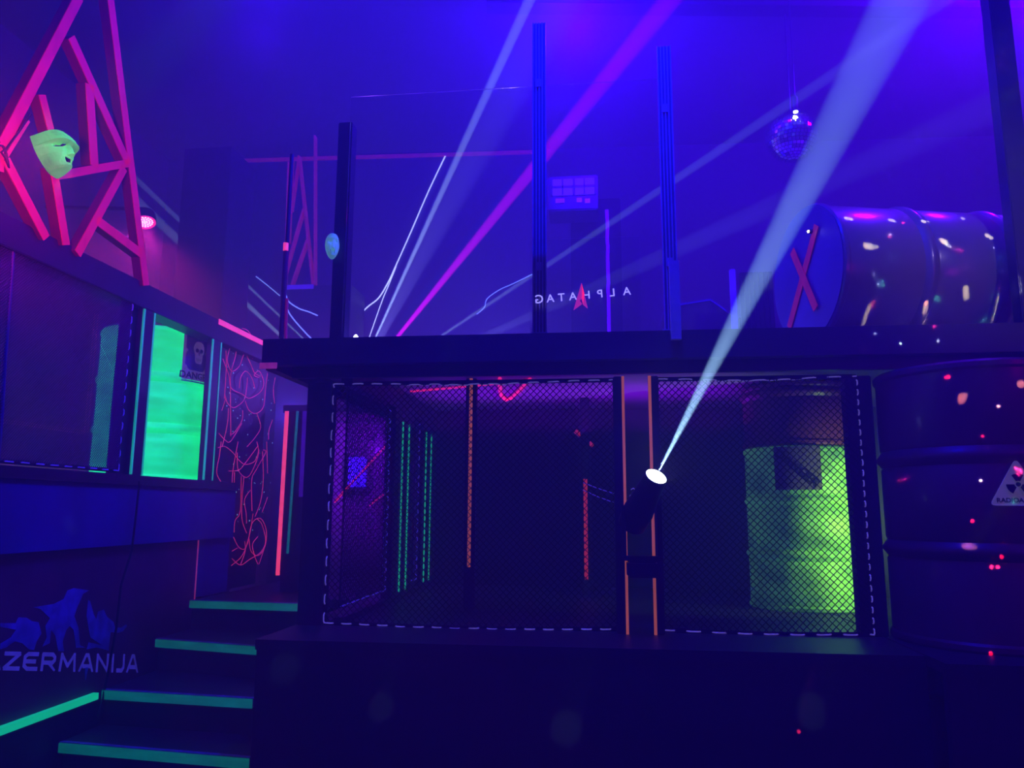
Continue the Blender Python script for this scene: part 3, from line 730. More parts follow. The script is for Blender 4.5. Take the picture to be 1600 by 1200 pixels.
for k in range(90):
    px, py = rnd.uniform(352, 425), rnd.uniform(520, 830)
    if px < 366 and py > 740: continue
    p = cpt(px, py); s_ = rnd.choice((.002, .003, .003, .005))
    sp.box(p, (.002, s_ * 1.3, s_ * 1.6))
o = sp.build('paint_specks', 'speck', cpn); o['kind'] = 'stuff'

# doorway frame at the end of the stair corridor
df = post('doorway_post', -2.09, -1.86, 4.93, 5.0, BASE, 2.17, 'black doorway post with a pink light strip at the top of the stairs')
ya = 4.922
a, b = onY(450.5, 598, 4.92), onY(433.5, 899, 4.92)
MB().bar((a.x, ya, 2.17), (b.x, ya, b.z), .022, .014, (0, 1, 0)).build('pink_strip', 'pinktape', df)['label'] = 'glowing pink strip'
a, b = onY(467, 598, 4.92), onY(449, 865, 4.92)
MB().bar((a.x, ya, 2.17), (b.x, ya, b.z), .012, .014, (0, 1, 0)).build('green_strip', 'nosing', df)['label'] = 'dim green strip'
a = onY(477, 650, 4.92)
MB().span((a.x - .02, ya, 1.6), (a.x + .05, ya + .01, 2.17)).build('violet_board', 'purpledim', df)
# red cord lit corridor wall seen through the side net
MB().span((-2.42, 6.25, BASE), (-1.25, 6.3, 2.245)).build('wall_corridor', 'wall')['kind'] = 'structure'
for (q0, q1, lab) in (((523, 784), (606, 693), 'upper red neon tube rising behind the left side netting'), ((577, 790), (641, 738), 'lower red neon tube rising behind the left side netting')):
    a, b = onX(q0[0], q0[1], -1.36), onX(q1[0], q1[1], -1.36)
    tag(MB().tube([a, b], .006, 6).build('neon_tube', 'redled'), lab, 'neon tube')
o = thing('blue_lamp', onY(560, 735, 6.19), 'small blue lamp glowing behind the left side netting', 'lamp')
q = onY(562, 738, 6.19)
MB().box(q, (.2, .11, .3)).build('housing', 'lampbody', o, bevel=.01)
MB().box(q + Vector((0, -.06, 0)), (.15, .012, .24)).build('lamp_face', 'uvface', o)

# ------------------------------------------------------------------ moving spotlight on the front post
LP = onY(1025, 745, 3.28)
aim = dep(1392, 30, 2.25)
ldir = (aim - LP).normalized()
ml = thing('moving_spotlight', (LP.x, LP.y, 1.3), 'black moving head spotlight throwing the white beam past the barrel', 'spotlight')
rot = ldir.to_track_quat('Z', 'Y').to_matrix().to_4x4()
Tm2 = Matrix.Translation(LP) @ rot
MB().lathe([(.03, -.30), (.062, -.28), (.066, -.2), (.056, -.12), (.05, -.02), (.049, .0), (.045, .004)], 28, Tm2, (True, False)).build('head', 'lampbody', ml, smooth=True)
MB().lathe([(.0455, -.002), (.0455, .001), (.03, .004)], 28, Tm2).build('lens', 'lens', ml)['label'] = 'glowing white lens'
piv = Tm2 @ Vector((0, 0, -.17))
side = ldir.cross(Vector((0, 1, 0))).normalized(); sx = Vector((1, 0, 0))
yk = MB(); yb_ = piv + Vector((0, 0, -.22))
for s in (-1, 1):
    yk.bar(piv + sx * .075 * s, yb_ + sx * .075 * s, .02, .02, (0, 1, 0))
yk.bar(yb_ - sx * .085, yb_ + sx * .085, .02, .04, (0, 1, 0)); yk.build('yoke', 'lampbody', ml, bevel=.003)
MB().box(yb_ + Vector((0, .03, -.045)), (.13, .11, .07)).build('base', 'lampbody', ml, bevel=.01)
MB().bar(yb_ + Vector((0, .06, -.06)), Vector((yb_.x, 3.5, yb_.z - .06)), .05, .05).build('bracket', 'lampbody', ml)
MB().tube(spl([onY(986, 765, 3.49), onY(990, 763, 3.47), onY(992, 768, 3.46), onY(987, 773, 3.47), onY(984, 775, 3.49)]), .0022, 5).build('safety_hook', 'rope', ml)

# ------------------------------------------------------------------ upper deck: posts, panels, signs
def alu_post(xa, xb, y, z0, z1, label):
    o = thing('aluminium_post', ((xa + xb) / 2, y, z0), label, 'post')
    w_ = xb - xa; n = 4
    MB().span((xa, y, z0), (xb, y + .04, z1)).build('profile', 'aludark', o)
    for k in range(n + 1):
        c = xa + w_ * k / n; MB().span((c - .003, y - .008, z0 + .03), (c + .003, y, z1)).build('ridge', 'alu', o)
    MB().span((xa - .012, y - .012, z0 - .0), (xb + .012, y + .05, z0 + .03)).build('foot_plate', 'alu', o)
    for zz in (z0 + .33, z1 - .35): MB().span((xa + .012, y - .014, zz), (xb - .02, y - .008, zz + .04)).build('clamp', 'alu', o)
    return o
pa, pb = onY(833, 400, 3.5), onY(853, 400, 3.5)
alu_post(pa.x, pb.x, 3.5, DT, 3.93, 'left aluminium post on the upper deck behind the mirrored lettering')
pa, pb = onY(1036, 400, 3.5), onY(1057, 400, 3.5)
alu_post(pa.x, pb.x, 3.5, DT, 3.76, 'right aluminium post on the upper deck reaching over the deck edge')
br = onY(1050, 533, 3.37)
MB().span((pa.x + .012, 3.345, 2.262), (pb.x - .005, 3.375, 2.62)).build('aluminium_cleat', 'alu')
tag(bpy.data.objects['aluminium_cleat'], 'short aluminium cleat overlapping the deck fascia below the right aluminium post', 'bracket')
xa, xb = onY(520, 450, 3.6).x, onY(542, 450, 3.6).x
post('corner_pillar', xa, xb, 3.58, 3.66, DT, 3.5, 'dark pillar at the left end of the upper deck by the pale mask', m='darkpost', cat='pillar')
xa, xb = onY(1572, 250, 3.45).x, onY(1606, 250, 3.45).x
post('corner_pillar', xa, xb, 3.45, 3.53, DT, 4.79, 'tall dark pillar at the right end reaching the ceiling beam', m='darkpost', cat='pillar')
a, b = onY(441, 522, 3.75), onY(470, 190, 3.75)
pl_ = thing('slim_pole', (a.x, 3.75, DT), 'slim dark pole with a pink taped top left of the dark pillar', 'pole')
MB().tube([(a.x - .0, 3.75, DT), (a.x, 3.75, 3.42)], .011, 10).build('pole', 'darkpost', pl_)
q = onY(444, 385, 3.75)
MB().tube([(a.x, 3.74, 2.4), (a.x, 3.74, q.z)], .013, 10).build('tape_wrap', 'maroon', pl_)
MB().tube([(a.x, 3.735, q.z - .03), (a.x, 3.735, q.z + .012)], .014, 10).build('glowing_tip', 'pinktape', pl_)
MB().tube(spl([(a.x + .02, 3.74, DT + .3), (a.x + .025, 3.74, DT + .09), (a.x + .05, 3.73, DT + .045), (a.x + .13, 3.72, DT + .045), (a.x + .14, 3.72, DT + .01)]), .008, 8).build('curved_pipe', 'redfar', pl_)

def panel(x0, x1, y, z0, z1, label):
    o = MB().span((x0, y, z0), (x1, y + .006, z1)).build('plexiglass_panel', 'glass'); return tag(o, label, 'panel')
xp0 = onY(548, 450, 3.62).x; xp1 = onY(833, 400, 3.5).x - .006; xp2 = onY(853, 400, 3.5).x + .006; xp3 = onY(1036, 400, 3.5).x - .006; xp4 = onY(1057, 400, 3.5).x + .006
panel(xp0, xp1, 3.515, DT, 3.6, 'clear plexiglass panel left of the left aluminium post')
panel(xp2, xp3, 3.515, DT, 3.6, 'clear plexiglass panel between the two aluminium posts')
# mirrored lettering on a clear sheet in front of the posts
YG = 3.455
sgn = thing('lettered_sheet', (onY(915, 500, YG).x, YG, DT), 'clear sheet with mirrored white ALPHATAG lettering and a red emblem', 'sign')
g0, g1 = onY(828, 440, YG).x, onY(1000, 440, YG).x
MB().span((g0, YG, DT), (g1, YG + .004, 2.78)).build('sheet', 'glass', sgn)
A_, B_ = onY(839, 474, YG), onY(988, 460, YG)
word = 'ALPHATAG'; n = len(word)
lt = MB(); dirv = (B_ - A_).normalized(); upv = Vector((-dirv.z, 0, dirv.x))
cen = [843, 860.5, 878, 896, 917, 938, 957, 980]      # pixel centres from the left: G A T A H P L A reversed
for ch, px in zip('GATAHPLA', cen):
    f = (px - 839) / 149.0; base = A_ + (B_ - A_) * f
    hgt_ = .041 if ch == 'G' else .038
    m_ = text_mesh(ch, hgt_ * 1.38, lambda u, v, t: Vector((u, v, t)), align='CENTER', offset=.0006)
    us = [v[0] for v in m_.v]; uc = (min(us) + max(us)) / 2
    lt.add([base + dirv * -(v[0] - uc) + upv * v[1] + Vector((0, -.0015, 0)) for v in m_.v], m_.f)
lt.build('lettering', 'white_text', sgn)
def pxo(pts, y): return [(onY(px, py, y).x, onY(px, py, y).z) for px, py in pts]
em = MB()
for poly in ([(908.5, 442), (913, 460), (906, 470), (909.5, 475), (896, 485)], [(908.8, 442), (918.5, 482.5), (911, 476), (908, 466), (913, 458)]):
    em.prism(pxo(poly, YG - .004), lambda u, v, t: Vector((u, YG - t, v)), .0035, .005)
em.build('red_emblem', 'red_text', sgn)

# dark column with the violet light string and flood light
YC = 5.9
xa, xb = onY(892, 400, YC).x, onY(971, 400, YC).x
col = thing('column', ((xa + xb) / 2, YC + .2, DT), 'dark square column behind the mirrored lettering', 'column')
MB().span((xa, YC, DT), (xb, YC + .4, 4.0)).build('shaft', 'column', col, bevel=.01)
x = onY(950, 420, YC - .02).x
tag(MB().tube([Vector((x + .008 * noise.noise(Vector((k * .7, 0, 0))), YC - .018, DT + .02 + k * .06)) for k in range(27)], .014, 8).build('light_string', 'violetled'),
    'vertical violet light string on the dark column', 'light string')
f0, f1 = onY(862, 280, YC - .3), onY(930, 302, YC - .3)
fl = thing('flood_light', ((f0.x + f1.x) / 2, YC - .2, f1.z), 'blue lit flood light fixture above the dark column', 'flood light')
MB().span((f0.x - .03, YC - .28, f1.z - .12), (f1.x + .02, YC, f0.z + .03)).build('housing', 'darkpost', fl, bevel=.01)
for k in range(2):
    u0 = f0.x + (f1.x - f0.x) * (.02 + .52 * k); u1 = f0.x + (f1.x - f0.x) * (.48 + .50 * k)
    MB().span((u0, YC - .292, f1.z), (u1, YC - .281, f0.z)).build('lit_face', 'uvface', fl)
gr = MB().span((f0.x, YC - .302, (f0.z + f1.z) / 2 - .008), (f1.x, YC - .296, (f0.z + f1.z) / 2 + .008))
for k in range(5): xx = f0.x + (f1.x - f0.x) * k / 4; gr.span((xx - .006, YC - .302, f1.z), (xx + .006, YC - .296, f0.z))
gr.build('guard', 'darkpost', fl)
gl = MB()
for (px, py, wd) in ((875, 313, 14), (905, 312, 8), (918, 313, 8)):
    c = onY(px, py, YC - .29); gl.span((c.x - wd * .0025, YC - .29, c.z - .02), (c.x + wd * .0025, YC - .281, c.z + .015))
gl.build('bracket', 'alu', fl)

# low dark cabinet, violet taped post and slatted screen right of the posts
YQ = 5.2
o = thing('dark_cabinet', onY(1090, 520, YQ), 'dark slope topped cabinet on the deck right of the aluminium posts', 'cabinet')
pr_ = pxo([(1040, 481), (1110, 470), (1135, 488), (1150, 497), (1150, 560), (1040, 560)], YQ)
pr_ = [(u, v) for u, v in pr_[:4]] + [(pr_[4][0], DT), (pr_[5][0], DT)]
MB().prism(pr_, lambda u, v, t: Vector((u, YQ + t, v)), 0, .5).build('body', 'darkpost', o)
tp = MB(); 
for (p_, q_) in zip(pr_[:2], pr_[1:3]): tp.bar((p_[0], YQ + .25, p_[1] + .006), (q_[0], YQ + .25, q_[1] + .006), .52, .012, (0, 0, 1))
tp.build('top', 'bluetone', o)
x0_, x1_ = onY(1142, 460, 4.9).x, onY(1151, 460, 4.9).x
post('short_post', x0_, x1_, 4.9, 4.94, DT, onY(1147, 420, 4.9).z, 'short violet taped post beside the dark cabinet on the deck', m='purpledim')
o = thing('slatted_screen', onY(1180, 520, 4.6), 'dark slatted screen on the deck left of the lying barrel', 'screen')
for k in range(7):
    xx = onY(1158 + 7.5 * k, 480, 4.6).x
    MB().span((xx, 4.6, DT + .04), (xx + .024, 4.63, onY(1180, 425, 4.6).z)).build('slat', 'darkpost', o)
MB().span((onY(1156, 480, 4.6).x, 4.63, DT), (onY(1212, 480, 4.6).x, 4.66, DT + .06)).build('rail', 'darkpost', o)
MB().span((onY(1156, 480, 4.6).x, 4.63, DT + .3), (onY(1212, 480, 4.6).x, 4.66, DT + .36)).build('rail', 'darkpost', o)

# mirror ball
BC = dep(1237, 214, 5.0); br_ = .165
mbq = thing('mirror_ball', BC, 'mirror ball hanging under the ceiling above the lying barrel', 'mirror ball')
bs = MB(); nl = 22
for j in range(nl):
    p0, p1 = -PI / 2 + PI * j / nl, -PI / 2 + PI * (j + 1) / nl; m_ = max(6, int(44 * math.cos((p0 + p1) / 2)))
    for k in range(m_):
        a0_, a1_ = 2 * PI * (k + .06) / m_, 2 * PI * (k + .94) / m_; g_ = .06 * (p1 - p0)
        vs4 = [BC + Vector((math.cos(p_) * math.cos(a_), math.cos(p_) * math.sin(a_), math.sin(p_))) * br_ for p_, a_ in ((p0 + g_, a0_), (p0 + g_, a1_), (p1 - g_, a1_), (p1 - g_, a0_))]
        bs.add(vs4, [(0, 1, 2, 3)])
bs.build('mirror_facets', 'mirror', mbq)
MB().lathe([(br_ * .97 * math.cos(-PI / 2 + PI * i / 16), br_ * .97 * math.sin(-PI / 2 + PI * i / 16)) for i in range(17)], 32, Matrix.Translation(BC), (False, False)).build('core', 'darkpost', mbq, smooth=True)
MB().tube([BC + Vector((0, 0, br_ * .95)), Vector((BC.x, BC.y, 4.9))], .006, 6).build('hanging_rod', 'darkpost', mbq)
MB().lathe([(.04, 4.9), (.05, 4.92), (.05, CEIL)], 20, Matrix.Translation((BC.x, BC.y, 0))).build('motor', 'lampbody', mbq)
# small white lamp above the ball
sl = BC + Vector((-.01, -.165, .09))
o = thing('pin_spot', sl, 'small white pin spot shining on top of the mirror ball', 'lamp')
MB().lathe([(.014, -.0), (.018, .02), (.018, .09), (.014, .1)], 18, Matrix.Translation(sl)).build('body', 'lampbody', o)
MB().lathe([(.0135, -.006), (.0135, -.001)], 18, Matrix.Translation(sl)).build('lens', glow('pin_spot_lens', (.7, .9, 1), 25), o)
MB().tube([sl + Vector((0, 0, .1)), sl + Vector((.0, .0, .2)), Vector((sl.x, sl.y, CEIL))], .005, 6).build('arm', 'darkpost', o)

# ------------------------------------------------------------------ rear of the upper level
YR = 6.45
xr0, xr1 = onY(440, 470, YR).x, onY(548, 470, YR).x
o = thing('rear_block', ((xr0 + xr1) / 2, YR + .2, DT), 'dark rear block with violet glowing top edge carrying the far lattice', 'block')
zt_ = onY(470, 447, YR).z
MB().span((xr0, YR, 0), (xr1, YR + .4, zt_)).build('body', 'darkpost', o)
MB().span((xr0, YR - .012, zt_ - .03), (xr1 - .35, YR, zt_ + .01)).build('violet_edge', 'purpledim', o)  # violet glowing strip along the top edge
def latY(name, Y, th, struts, m, label, loc):
    o = thing(name, loc, label, 'lattice')
    for (p, q, w_) in struts:
        a, b = onY(p[0], p[1], Y), onY(q[0], q[1], Y)
        MB().bar(a, b, w_ * ((a - EYE).dot(FW)) / FPX, th, (0, 1, 0)).build('strut', m, o)
    return o
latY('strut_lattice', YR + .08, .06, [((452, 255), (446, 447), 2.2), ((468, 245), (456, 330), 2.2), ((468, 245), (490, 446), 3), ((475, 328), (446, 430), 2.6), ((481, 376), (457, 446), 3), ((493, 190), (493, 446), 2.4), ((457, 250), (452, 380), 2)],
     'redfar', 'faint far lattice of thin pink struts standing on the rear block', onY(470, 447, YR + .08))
q = onY(519, 385, 3.56)
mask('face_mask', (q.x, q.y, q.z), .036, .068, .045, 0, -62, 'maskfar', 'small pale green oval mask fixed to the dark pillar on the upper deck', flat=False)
# glowing tubes standing in for thin lines of light
def onback(px, py):
    d_ = ray(px, py); t_ = (7.04 - .012) / (d_.y - .043 * d_.x); return EYE + d_ * t_
def wire(px, D, m, label, r=.007):
    P = [onY(x_, y_, D) if D < 6.6 else onback(x_, y_) for x_, y_ in px]
    return tag(MB().tube(spl(P), r, 6).build('glow_line', m), label, 'glowing line')
wire([(563, 491), (575, 479), (592, 465), (607, 440), (619, 414), (640, 367), (669, 300), (697, 241)], 6.7, 'glowwhite', 'brightest white glowing line running up the back wall left of the wide beam', .0065)
wire([(619, 416), (607, 446), (597, 470), (576, 530)], 6.65, 'glowwhite', 'white glowing line branching down from the brightest line to the deck', .005)
wire([(445, 450), (447, 462), (452, 472), (467, 482), (482, 487), (496, 493)], YR - .006, 'glowblue', 'pale blue glowing line curving right across the rear block', .006)
wire([(446, 455), (447, 475), (453, 491), (470, 512), (489, 532)], YR - .008, 'glowblue', 'pale blue glowing line curving down across the rear block to the deck', .006)
wire([(745, 491), (757, 480), (761, 467), (780, 453), (800, 444), (833, 428)], 6.7, 'glowblue', 'pale blue glowing line sloping up to the left aluminium post', .005)
wire([(400, 432), (418, 446), (437, 462)], 6.7, 'glowblue', 'short pale blue glowing line left of the slim pole', .005)
# party light on the deck floor
PS_ = onZ(543, 632, DT + .06)
SRC = Vector((PS_.x, PS_.y, DT + .09))
o = thing('effect_light', (SRC.x, SRC.y, DT), 'small white effect light on the deck behind the fascia left of the white beam', 'lamp')
MB().box((SRC.x, SRC.y, DT + .05), (.18, .16, .08)).build('body', 'lampbody', o, bevel=.01)
q = onY(556, 526, 6.2)
o2 = thing('flare_lamp', (q.x, q.y, DT), 'small bright white lamp peeping over the deck edge at the foot of the beams', 'lamp')
MB().tube([(q.x, q.y, DT), (q.x, q.y, q.z - .03)], .02, 8).build('stem', 'lampbody', o2)
MB().lathe([(.008, q.z - .035), (.018, q.z - .02), (.02, q.z), (.008, q.z + .016)], 14, Matrix.Translation((q.x, q.y, 0))).build('bulb', 'lens', o2, smooth=True)
# left rear column, pink lamp
YK = 5.3
xa, xb = onY(277, 380, YK).x, onY(352, 380, YK).x
post('square_column', xa, xb, YK, YK + .42, 0, 4.3, 'wide dark column behind the booth beam left of the slim pole', m='darkpost', cat='column')
LQ = Vector((-3.46, onX(226, 347, -3.46).y, onX(226, 347, -3.46).z))
o = thing('stage_lamp', LQ, 'round pink stage lamp glowing on the wall beside the pink lattice', 'lamp')
lr = Vector((.30, -.22, -.93)).normalized().to_track_quat('Z', 'Y').to_matrix().to_4x4(); LT = Matrix.Translation(LQ) @ lr @ Matrix.Scale(.8, 4)
MB().lathe([(.05, -.12), (.1, -.1), (.105, .0), (.098, .004)], 28, LT, (True, False)).build('housing', 'lampbody', o, smooth=True)
MB().lathe([(.1, .001), (.1, .008), (.088, .008), (.088, .001)], 28, LT, (False, False)).build('rim', 'pinkrim', o)
ld = MB()
for rr, nn in ((0, 1), (.022, 6), (.045, 12), (.068, 17)):
    for k in range(nn):
        c = Matrix.Translation((rr * math.cos(2 * PI * k / nn), rr * math.sin(2 * PI * k / nn), 0)); ld.lathe([(.0095, 0), (.0095, .003), (.006, .006)], 8, LT @ c)
ld.build('emitters', 'pinkled', o)
MB().lathe([(.088, -.004), (.088, -.001)], 28, LT).build('lamp_plate', 'pinkrim', o)
MB().tube([LT @ Vector((0, 0, -.1)), LT @ Vector((0, 0, -.16)), Vector((XL, LQ.y, LQ.z + .16))], .015, 8).build('arm', 'lampbody', o)

# ------------------------------------------------------------------ lights
def light(kind, name, loc, energy, col, to=None, size=.1, angle=60, blend=.3, spread=None, gobo=None):
    l = bpy.data.lights.new(name, kind); l.energy = energy; l.color = col
    if kind in ('POINT', 'SPOT'): l.shadow_soft_size = size
    if kind == 'SPOT': l.spot_size = R(angle); l.spot_blend = blend
    if kind == 'AREA':
        l.size = size
        if spread: l.spread = R(spread)
    o = bpy.data.objects.new(name, l); C.objects.link(o); o.location = loc
    if to is not None: o.rotation_euler = (Vector(to) - Vector(loc)).to_track_quat('-Z', 'Y').to_euler()
    return o
BLUE = (.034, .0, 1); VIO = (.085, .0, 1); DEEP = (.0, .004, 1)
light('POINT', 'blue_wash', (-.1, 4.5, 4.55), 350, BLUE, None, .12)
light('POINT', 'blue_wash', (2.3, 4.3, 4.55), 320, VIO, None, .12)
light('POINT', 'blue_wash', (-2.2, 4.4, 4.6), 32, BLUE, None, .12)
light('POINT', 'blue_wash', (.1, 2.3, 4.72), 470, DEEP, None, .12)
light('POINT', 'deck_blue_fill', (-.7, 5.6, 2.5), 55, (.14, .09, 1), None, .0)  # unseen fill added behind the deck edge to lift the back wall
light('POINT', 'deck_blue_fill', (-2.9, 5.9, 2.4), 22, (.14, .06, 1), None, .0)
# pink stage lamp and its partner beside the lattice
light('SPOT', 'pink_lamp', LT @ Vector((0, 0, .02)), 130, (1, .02, .4), LT @ Vector((-.25, -.2, 1)), .06, 125, .6)
light('SPOT', 'pink_lamp', (-1.75, 1.95, 2.55), 75, (1, .02, .2), (XB, 2.85, 2.98), .08, 75, .9)
# violet light in the booth and in the lower room
light('AREA', 'booth_violet', (XB - .9, 3.5, 2.9), 40, (.33, .0, 1), (XB - 1.0, 3.6, 1.9), .4)
light('SPOT', 'corridor_violet', (-1.62, 5.45, 1.95), 260, (.26, 0, 1), (-1.78, 6.25, 1.95), .0, 105, .6)
rm = light('AREA', 'room_magenta', (-.15, 4.78, 2.02), 9, (.26, 0, 1), (-.15, 4.78, 3), 1.9); rm.data.shape = 'RECTANGLE'; rm.data.size_y = .55
light('SPOT', 'drum_green_fill', (1.6, 4.0, 1.45), 28, (.5, .95, .2), (1.145, 4.64, 1.46), .0, 125, .5)  # green lamp added out of sight, in place of the paint's fluorescence
light('SPOT', 'mask_green_fill', (-.5, 2.5, 4.3), 170, (.25, 1, .25), (XB + .08, q_mask, 3.12), .03, 8, .5)  # unseen green spot added to brighten the mask alone
light('AREA', 'right_magenta_fill', (2.6, 1.6, 2.4), 4, (.4, .0, .5), (1.6, 3.5, 1.5), .4)  # unseen area light added to tint the big red drum
# beams
def beam(a, b, ang, e, col, name='beam', blend=.15, r=.004): return light('SPOT', name, a, e, col, b, r, ang, blend)
beam(LP + ldir * .01, aim, 5.4, 7500, (.34, .62, 1), 'moving_spot_beam', .4)
S0 = SRC + Vector((0, 0, .02))
beam(S0, dep(800, 60, 4.9), 1.25, 80000, (.4, .55, 1))
beam(S0, dep(850, 243, 5.2), 2.1, 62000, (.75, .0, 1))
beam(S0 + Vector((.02, 0, -.03)), dep(890, 404, 5.4), .35, 35000, (.4, .55, 1))
beam(S0, dep(890, 391, 5.4), .45, 35000, (.4, .55, 1))
beam(S0, dep(1035, 400, 5.4), 2.4, 6500, (.35, .4, 1))
beam(S0 + Vector((.15, 0, 0)), onX(206, 273, XL), .4, 40000, (.4, .6, 1))
beam(S0, onX(211, 312, XL), 2.0, 24000, (.4, .55, 1))
beam(S0, dep(735, 250, 5.0), 6.5, 4500, (.25, .22, 1), 'beam', .6)
light('POINT', 'effect_glow', S0 + Vector((.1, 0, .12)), 24, (.3, .07, 1), None, .0)
light('SPOT', 'pin_spot_light', sl + Vector((0, 0, -.01)), 8, (.7, .9, 1), BC, .015, 120, .3); C.objects['pin_spot_light'].data.energy = 60
light('SPOT', 'barrel_fill', (2.2, .6, 3.6), 80, (.6, .45, .85), (1.6, 3.85, 2.7), .1, 26, .8)  # unseen fill added to lift the barrel's colour

# star projectors: every dot is a ray of the lamp's pattern plate
dgr = bpy.context.evaluated_depsgraph_get(); bpy.context.view_layer.update()
def hit(px, py):
    o_ = EYE.copy(); d_ = ray(px, py).normalized()
    for k in range(12):
        ok, loc, nrm, idx, ob, mx_ = S.ray_cast(bpy.context.evaluated_depsgraph_get(), o_, d_)
        if not ok: return EYE + d_ * 4
        if ob.name.startswith(('plexi', 'sheet', 'mesh', 'hem', 'lacing')): o_ = loc + d_ * .003; continue
        return loc
def star(name, loc, dots, energy, col, boost):
    """spot lamp whose pattern plate lets through narrow pencils; dots = (px, py, radius m)"""
    P = [(q[0], q[1]) if len(q) == 2 else (hit(q[0], q[1]), q[2]) for q in dots]; loc = Vector(loc)
    dirs = [((p - loc).normalized(), r_ / (p - loc).length) for p, r_ in P]
    mean = sum((d_ for d_, r_ in dirs), Vector()).normalized()
    ang = 2 * max(math.acos(max(-1, min(1, d_.dot(mean)))) + r_ * 1.5 for d_, r_ in dirs)
    o = light('SPOT', name, loc, energy, col, loc + mean, .0, min(170, math.degrees(ang) + 1), 0)
    l = o.data; l.use_nodes = True; nt = l.node_tree; em = nt.nodes['Emission']
    ge = nt.nodes.new('ShaderNodeNewGeometry'); acc = None
    for d_, r_ in dirs:
        dt = nt.nodes.new('ShaderNodeVectorMath'); dt.operation = 'DOT_PRODUCT'; dt.inputs[1].default_value = d_
        nt.links.new(ge.outputs['Incoming'], dt.inputs[0])
        mr = nt.nodes.new('ShaderNodeMapRange'); mr.interpolation_type = 'SMOOTHSTEP'
        mr.inputs['From Min'].default_value = math.cos(r_ * 1.25); mr.inputs['From Max'].default_value = math.cos(r_ * .6)
        mr.inputs['To Min'].default_value = 0; mr.inputs['To Max'].default_value = boost
        nt.links.new(dt.outputs['Value'], mr.inputs['Value'])
        if acc is None: acc = mr.outputs[0]
        else:
            ad = nt.nodes.new('ShaderNodeMath'); ad.operation = 'MAXIMUM'; nt.links.new(acc, ad.inputs[0]); nt.links.new(mr.outputs[0], ad.inputs[1]); acc = ad.outputs[0]
    nt.links.new(acc, em.inputs['Strength'])
    return o
rd = [(1366, 472), (1366, 478), (1446, 474), (1499, 391), (1502, 392), (1509, 419), (1558, 470), (1460, 511), (1478, 590), (1483, 588), (1406, 751), (1412, 748), (1418, 746), (1535, 681), (1519, 814), (1549, 886),
      (1559, 886), (1565, 870), (1548, 1021), (1248, 1143), (1412, 348), (1391, 370), (1552, 346), (1588, 732), (1594, 736), (1591, 742), (1350, 545)]
gn = [(1379, 440), (1379, 445), (1461, 467), (1465, 470), (1465, 464), (1536, 501), (1540, 496), (1552, 490), (1567, 402), (1563, 402), (1584, 785), (1532, 503)]
wt = [(1391, 367), (1553, 387), (1559, 636), (1561, 634), (1532, 751), (1365, 429), (1372, 445), (1479, 383), (1484, 385), (1368, 521), (1407, 537), (1466, 533), (1566, 423), (100, 723), (1310, 1014), (1564, 53), (1575, 107), (1595, 208), (1598, 272)]
star('red_star_projector', (.3, .2, 2.3), [(x_, y_, .0065) for x_, y_ in rd], 6, (1, .02, .12), 1800)
star('green_star_projector', (.4, .2, 2.35), [(x_, y_, .006) for x_, y_ in gn], 6, (.05, 1, .3), 2200)
star('white_star_projector', (.2, .2, 2.35), [(x_, y_, .005) for x_, y_ in wt], 6, (.6, .9, 1), 1800)
pw_ = [(1323, 341, .012), (1329, 342, .012), (1391, 344, .012), (1396, 345, .011), (1354, 384, .016), (1360, 385, .016), (1370, 386, .007), (1443, 346, .011), (1448, 347, .009), (1472, 376, .014), (1477, 378, .013), (1504, 341, .011),
       (1543, 368, .013), (1548, 371, .011), (1357, 481, .010), (1354, 490, .011), (1351, 499, .010), (1349, 507, .008), (1447, 474, .009), (1446, 484, .011), (1446, 494, .010), (1445, 502, .008), (1509, 452, .014), (1509, 459, .014), (1510, 464, .013),
       (1579, 447, .010), (1582, 455, .013), (1585, 463, .012), (1504, 620, .014), (1503, 626, .012), (1508, 853, .011), (1514, 854, .014), (1520, 855, .011), (1595, 600, .014)]
star('mirror_ball_standin', (1.7, .3, 3.3), pw_, 8, (1, .92, .66), 260)  # unseen lamp added in place of mirror ball reflections on the barrel
fl_ = [(445, 1045, .06), (595, 1105, .05), (885, 1138, .06), (1268, 1105, .05), (1268, 1118, .05), (108, 820, .04)]
star('floor_pattern_projector', (.3, -.4, 2.6), fl_, 6, (.4, .6, 1), 22)
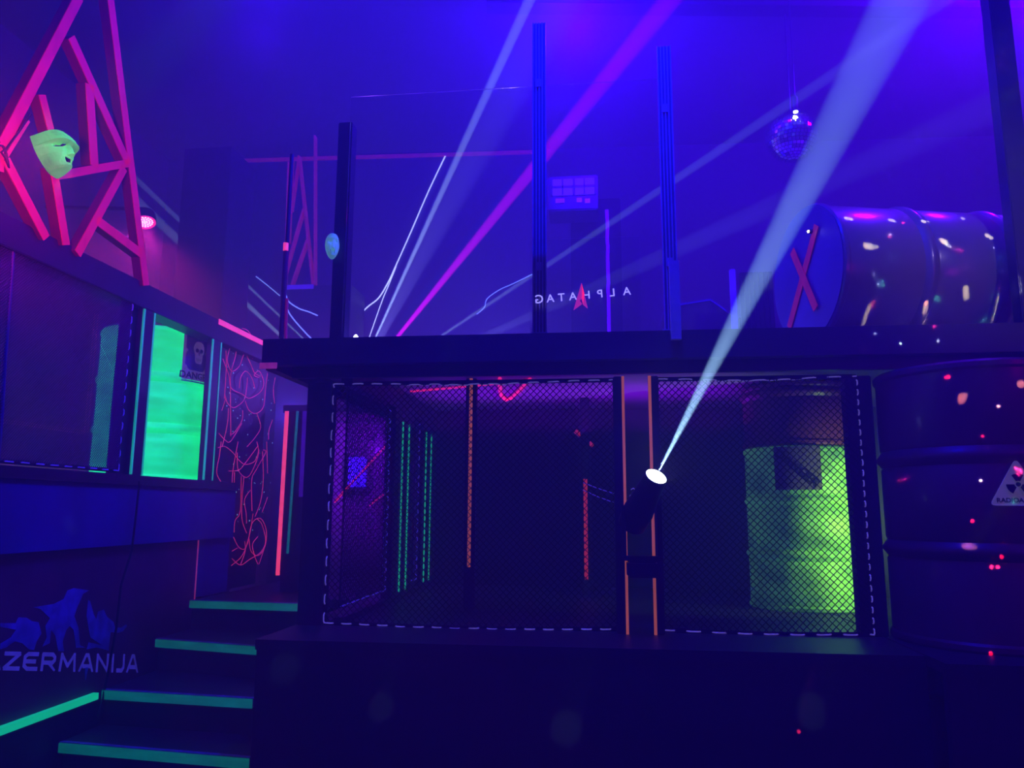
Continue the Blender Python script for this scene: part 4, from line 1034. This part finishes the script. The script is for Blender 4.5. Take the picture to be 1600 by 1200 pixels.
# laser lens on the barrel's end with its fan of rays
LZP = tend(1270, 362) - axd * .02
o = thing('laser_lens', LZP, 'tiny bright laser lens on the red cross of the barrel end', 'laser')
MB().lathe([(.008, 0), (.011, .004), (.011, .02)], 14, Matrix.Translation(LZP) @ Matrix.Rotation(ax, 4, 'Z') @ Matrix.Rotation(PI / 2, 4, 'Y')).build('body', 'lampbody', o)
MB().lathe([(.003, -.007), (.0065, -.004), (.0065, -.001)], 12, Matrix.Translation(LZP) @ Matrix.Rotation(ax, 4, 'Z') @ Matrix.Rotation(PI / 2, 4, 'Y')).build('lens', glow('laser_lens_glow', (1, .85, .45), 14), o)

# haze filling the hall
W = bpy.data.worlds.new('World'); S.world = W; W.use_nodes = True
nt = W.node_tree; nt.nodes['Background'].inputs['Strength'].default_value = 0
vs = nt.nodes.new('ShaderNodeVolumeScatter'); vs.inputs['Density'].default_value = .075; vs.inputs['Anisotropy'].default_value = .15
vs.inputs['Color'].default_value = (1, 1, 1, 1)
nt.links.new(vs.outputs[0], nt.nodes['World Output'].inputs['Volume'])

# repeats share a group
GR_ = {'oil_drum': 'oil drums', 'cargo_net': 'diamond nets', 'glow_line': 'glowing lines', 'plexiglass_panel': 'plexiglass panels', 'aluminium_post': 'aluminium posts', 'timber_chock': 'timber chocks',
       'corner_pillar': 'dark deck pillars', 'taped_post': 'taped posts in the lower room', 'net_post': 'orange taped net posts', 'booth_post': 'green taped booth posts', 'inner_post': 'green taped inner posts',
       'face_mask': 'face masks', 'strut_lattice': 'pink strut lattices', 'neon_tube': 'red neon tubes', 'slanting_cord': 'slanting cords', 'led_rope': 'red light ropes'}
for o in list(C.objects):
    k = o.name.split('.')[0]
    if o.parent is None and k in GR_ and o.get('label'): o['group'] = GR_[k]

# ------------------------------------------------------------------ camera and view
cam = bpy.data.cameras.new('camera'); cam.sensor_width = 36; cam.lens = 27; cam.clip_start = .02
co = bpy.data.objects.new('camera', cam); C.objects.link(co)
co.matrix_world = Matrix(((RT.x, UP.x, -FW.x, EYE.x), (RT.y, UP.y, -FW.y, EYE.y), (RT.z, UP.z, -FW.z, EYE.z), (0, 0, 0, 1)))
S.camera = co
S.view_settings.view_transform = 'Standard'; S.view_settings.look = 'None'; S.view_settings.gamma = 1; S.view_settings.use_curve_mapping = False
S.view_settings.exposure = 0
S.cycles.use_denoising = True
S.cycles.max_bounces = 3; S.cycles.volume_bounces = 0; S.cycles.transparent_max_bounces = 12
S.cycles.sample_clamp_indirect = 4
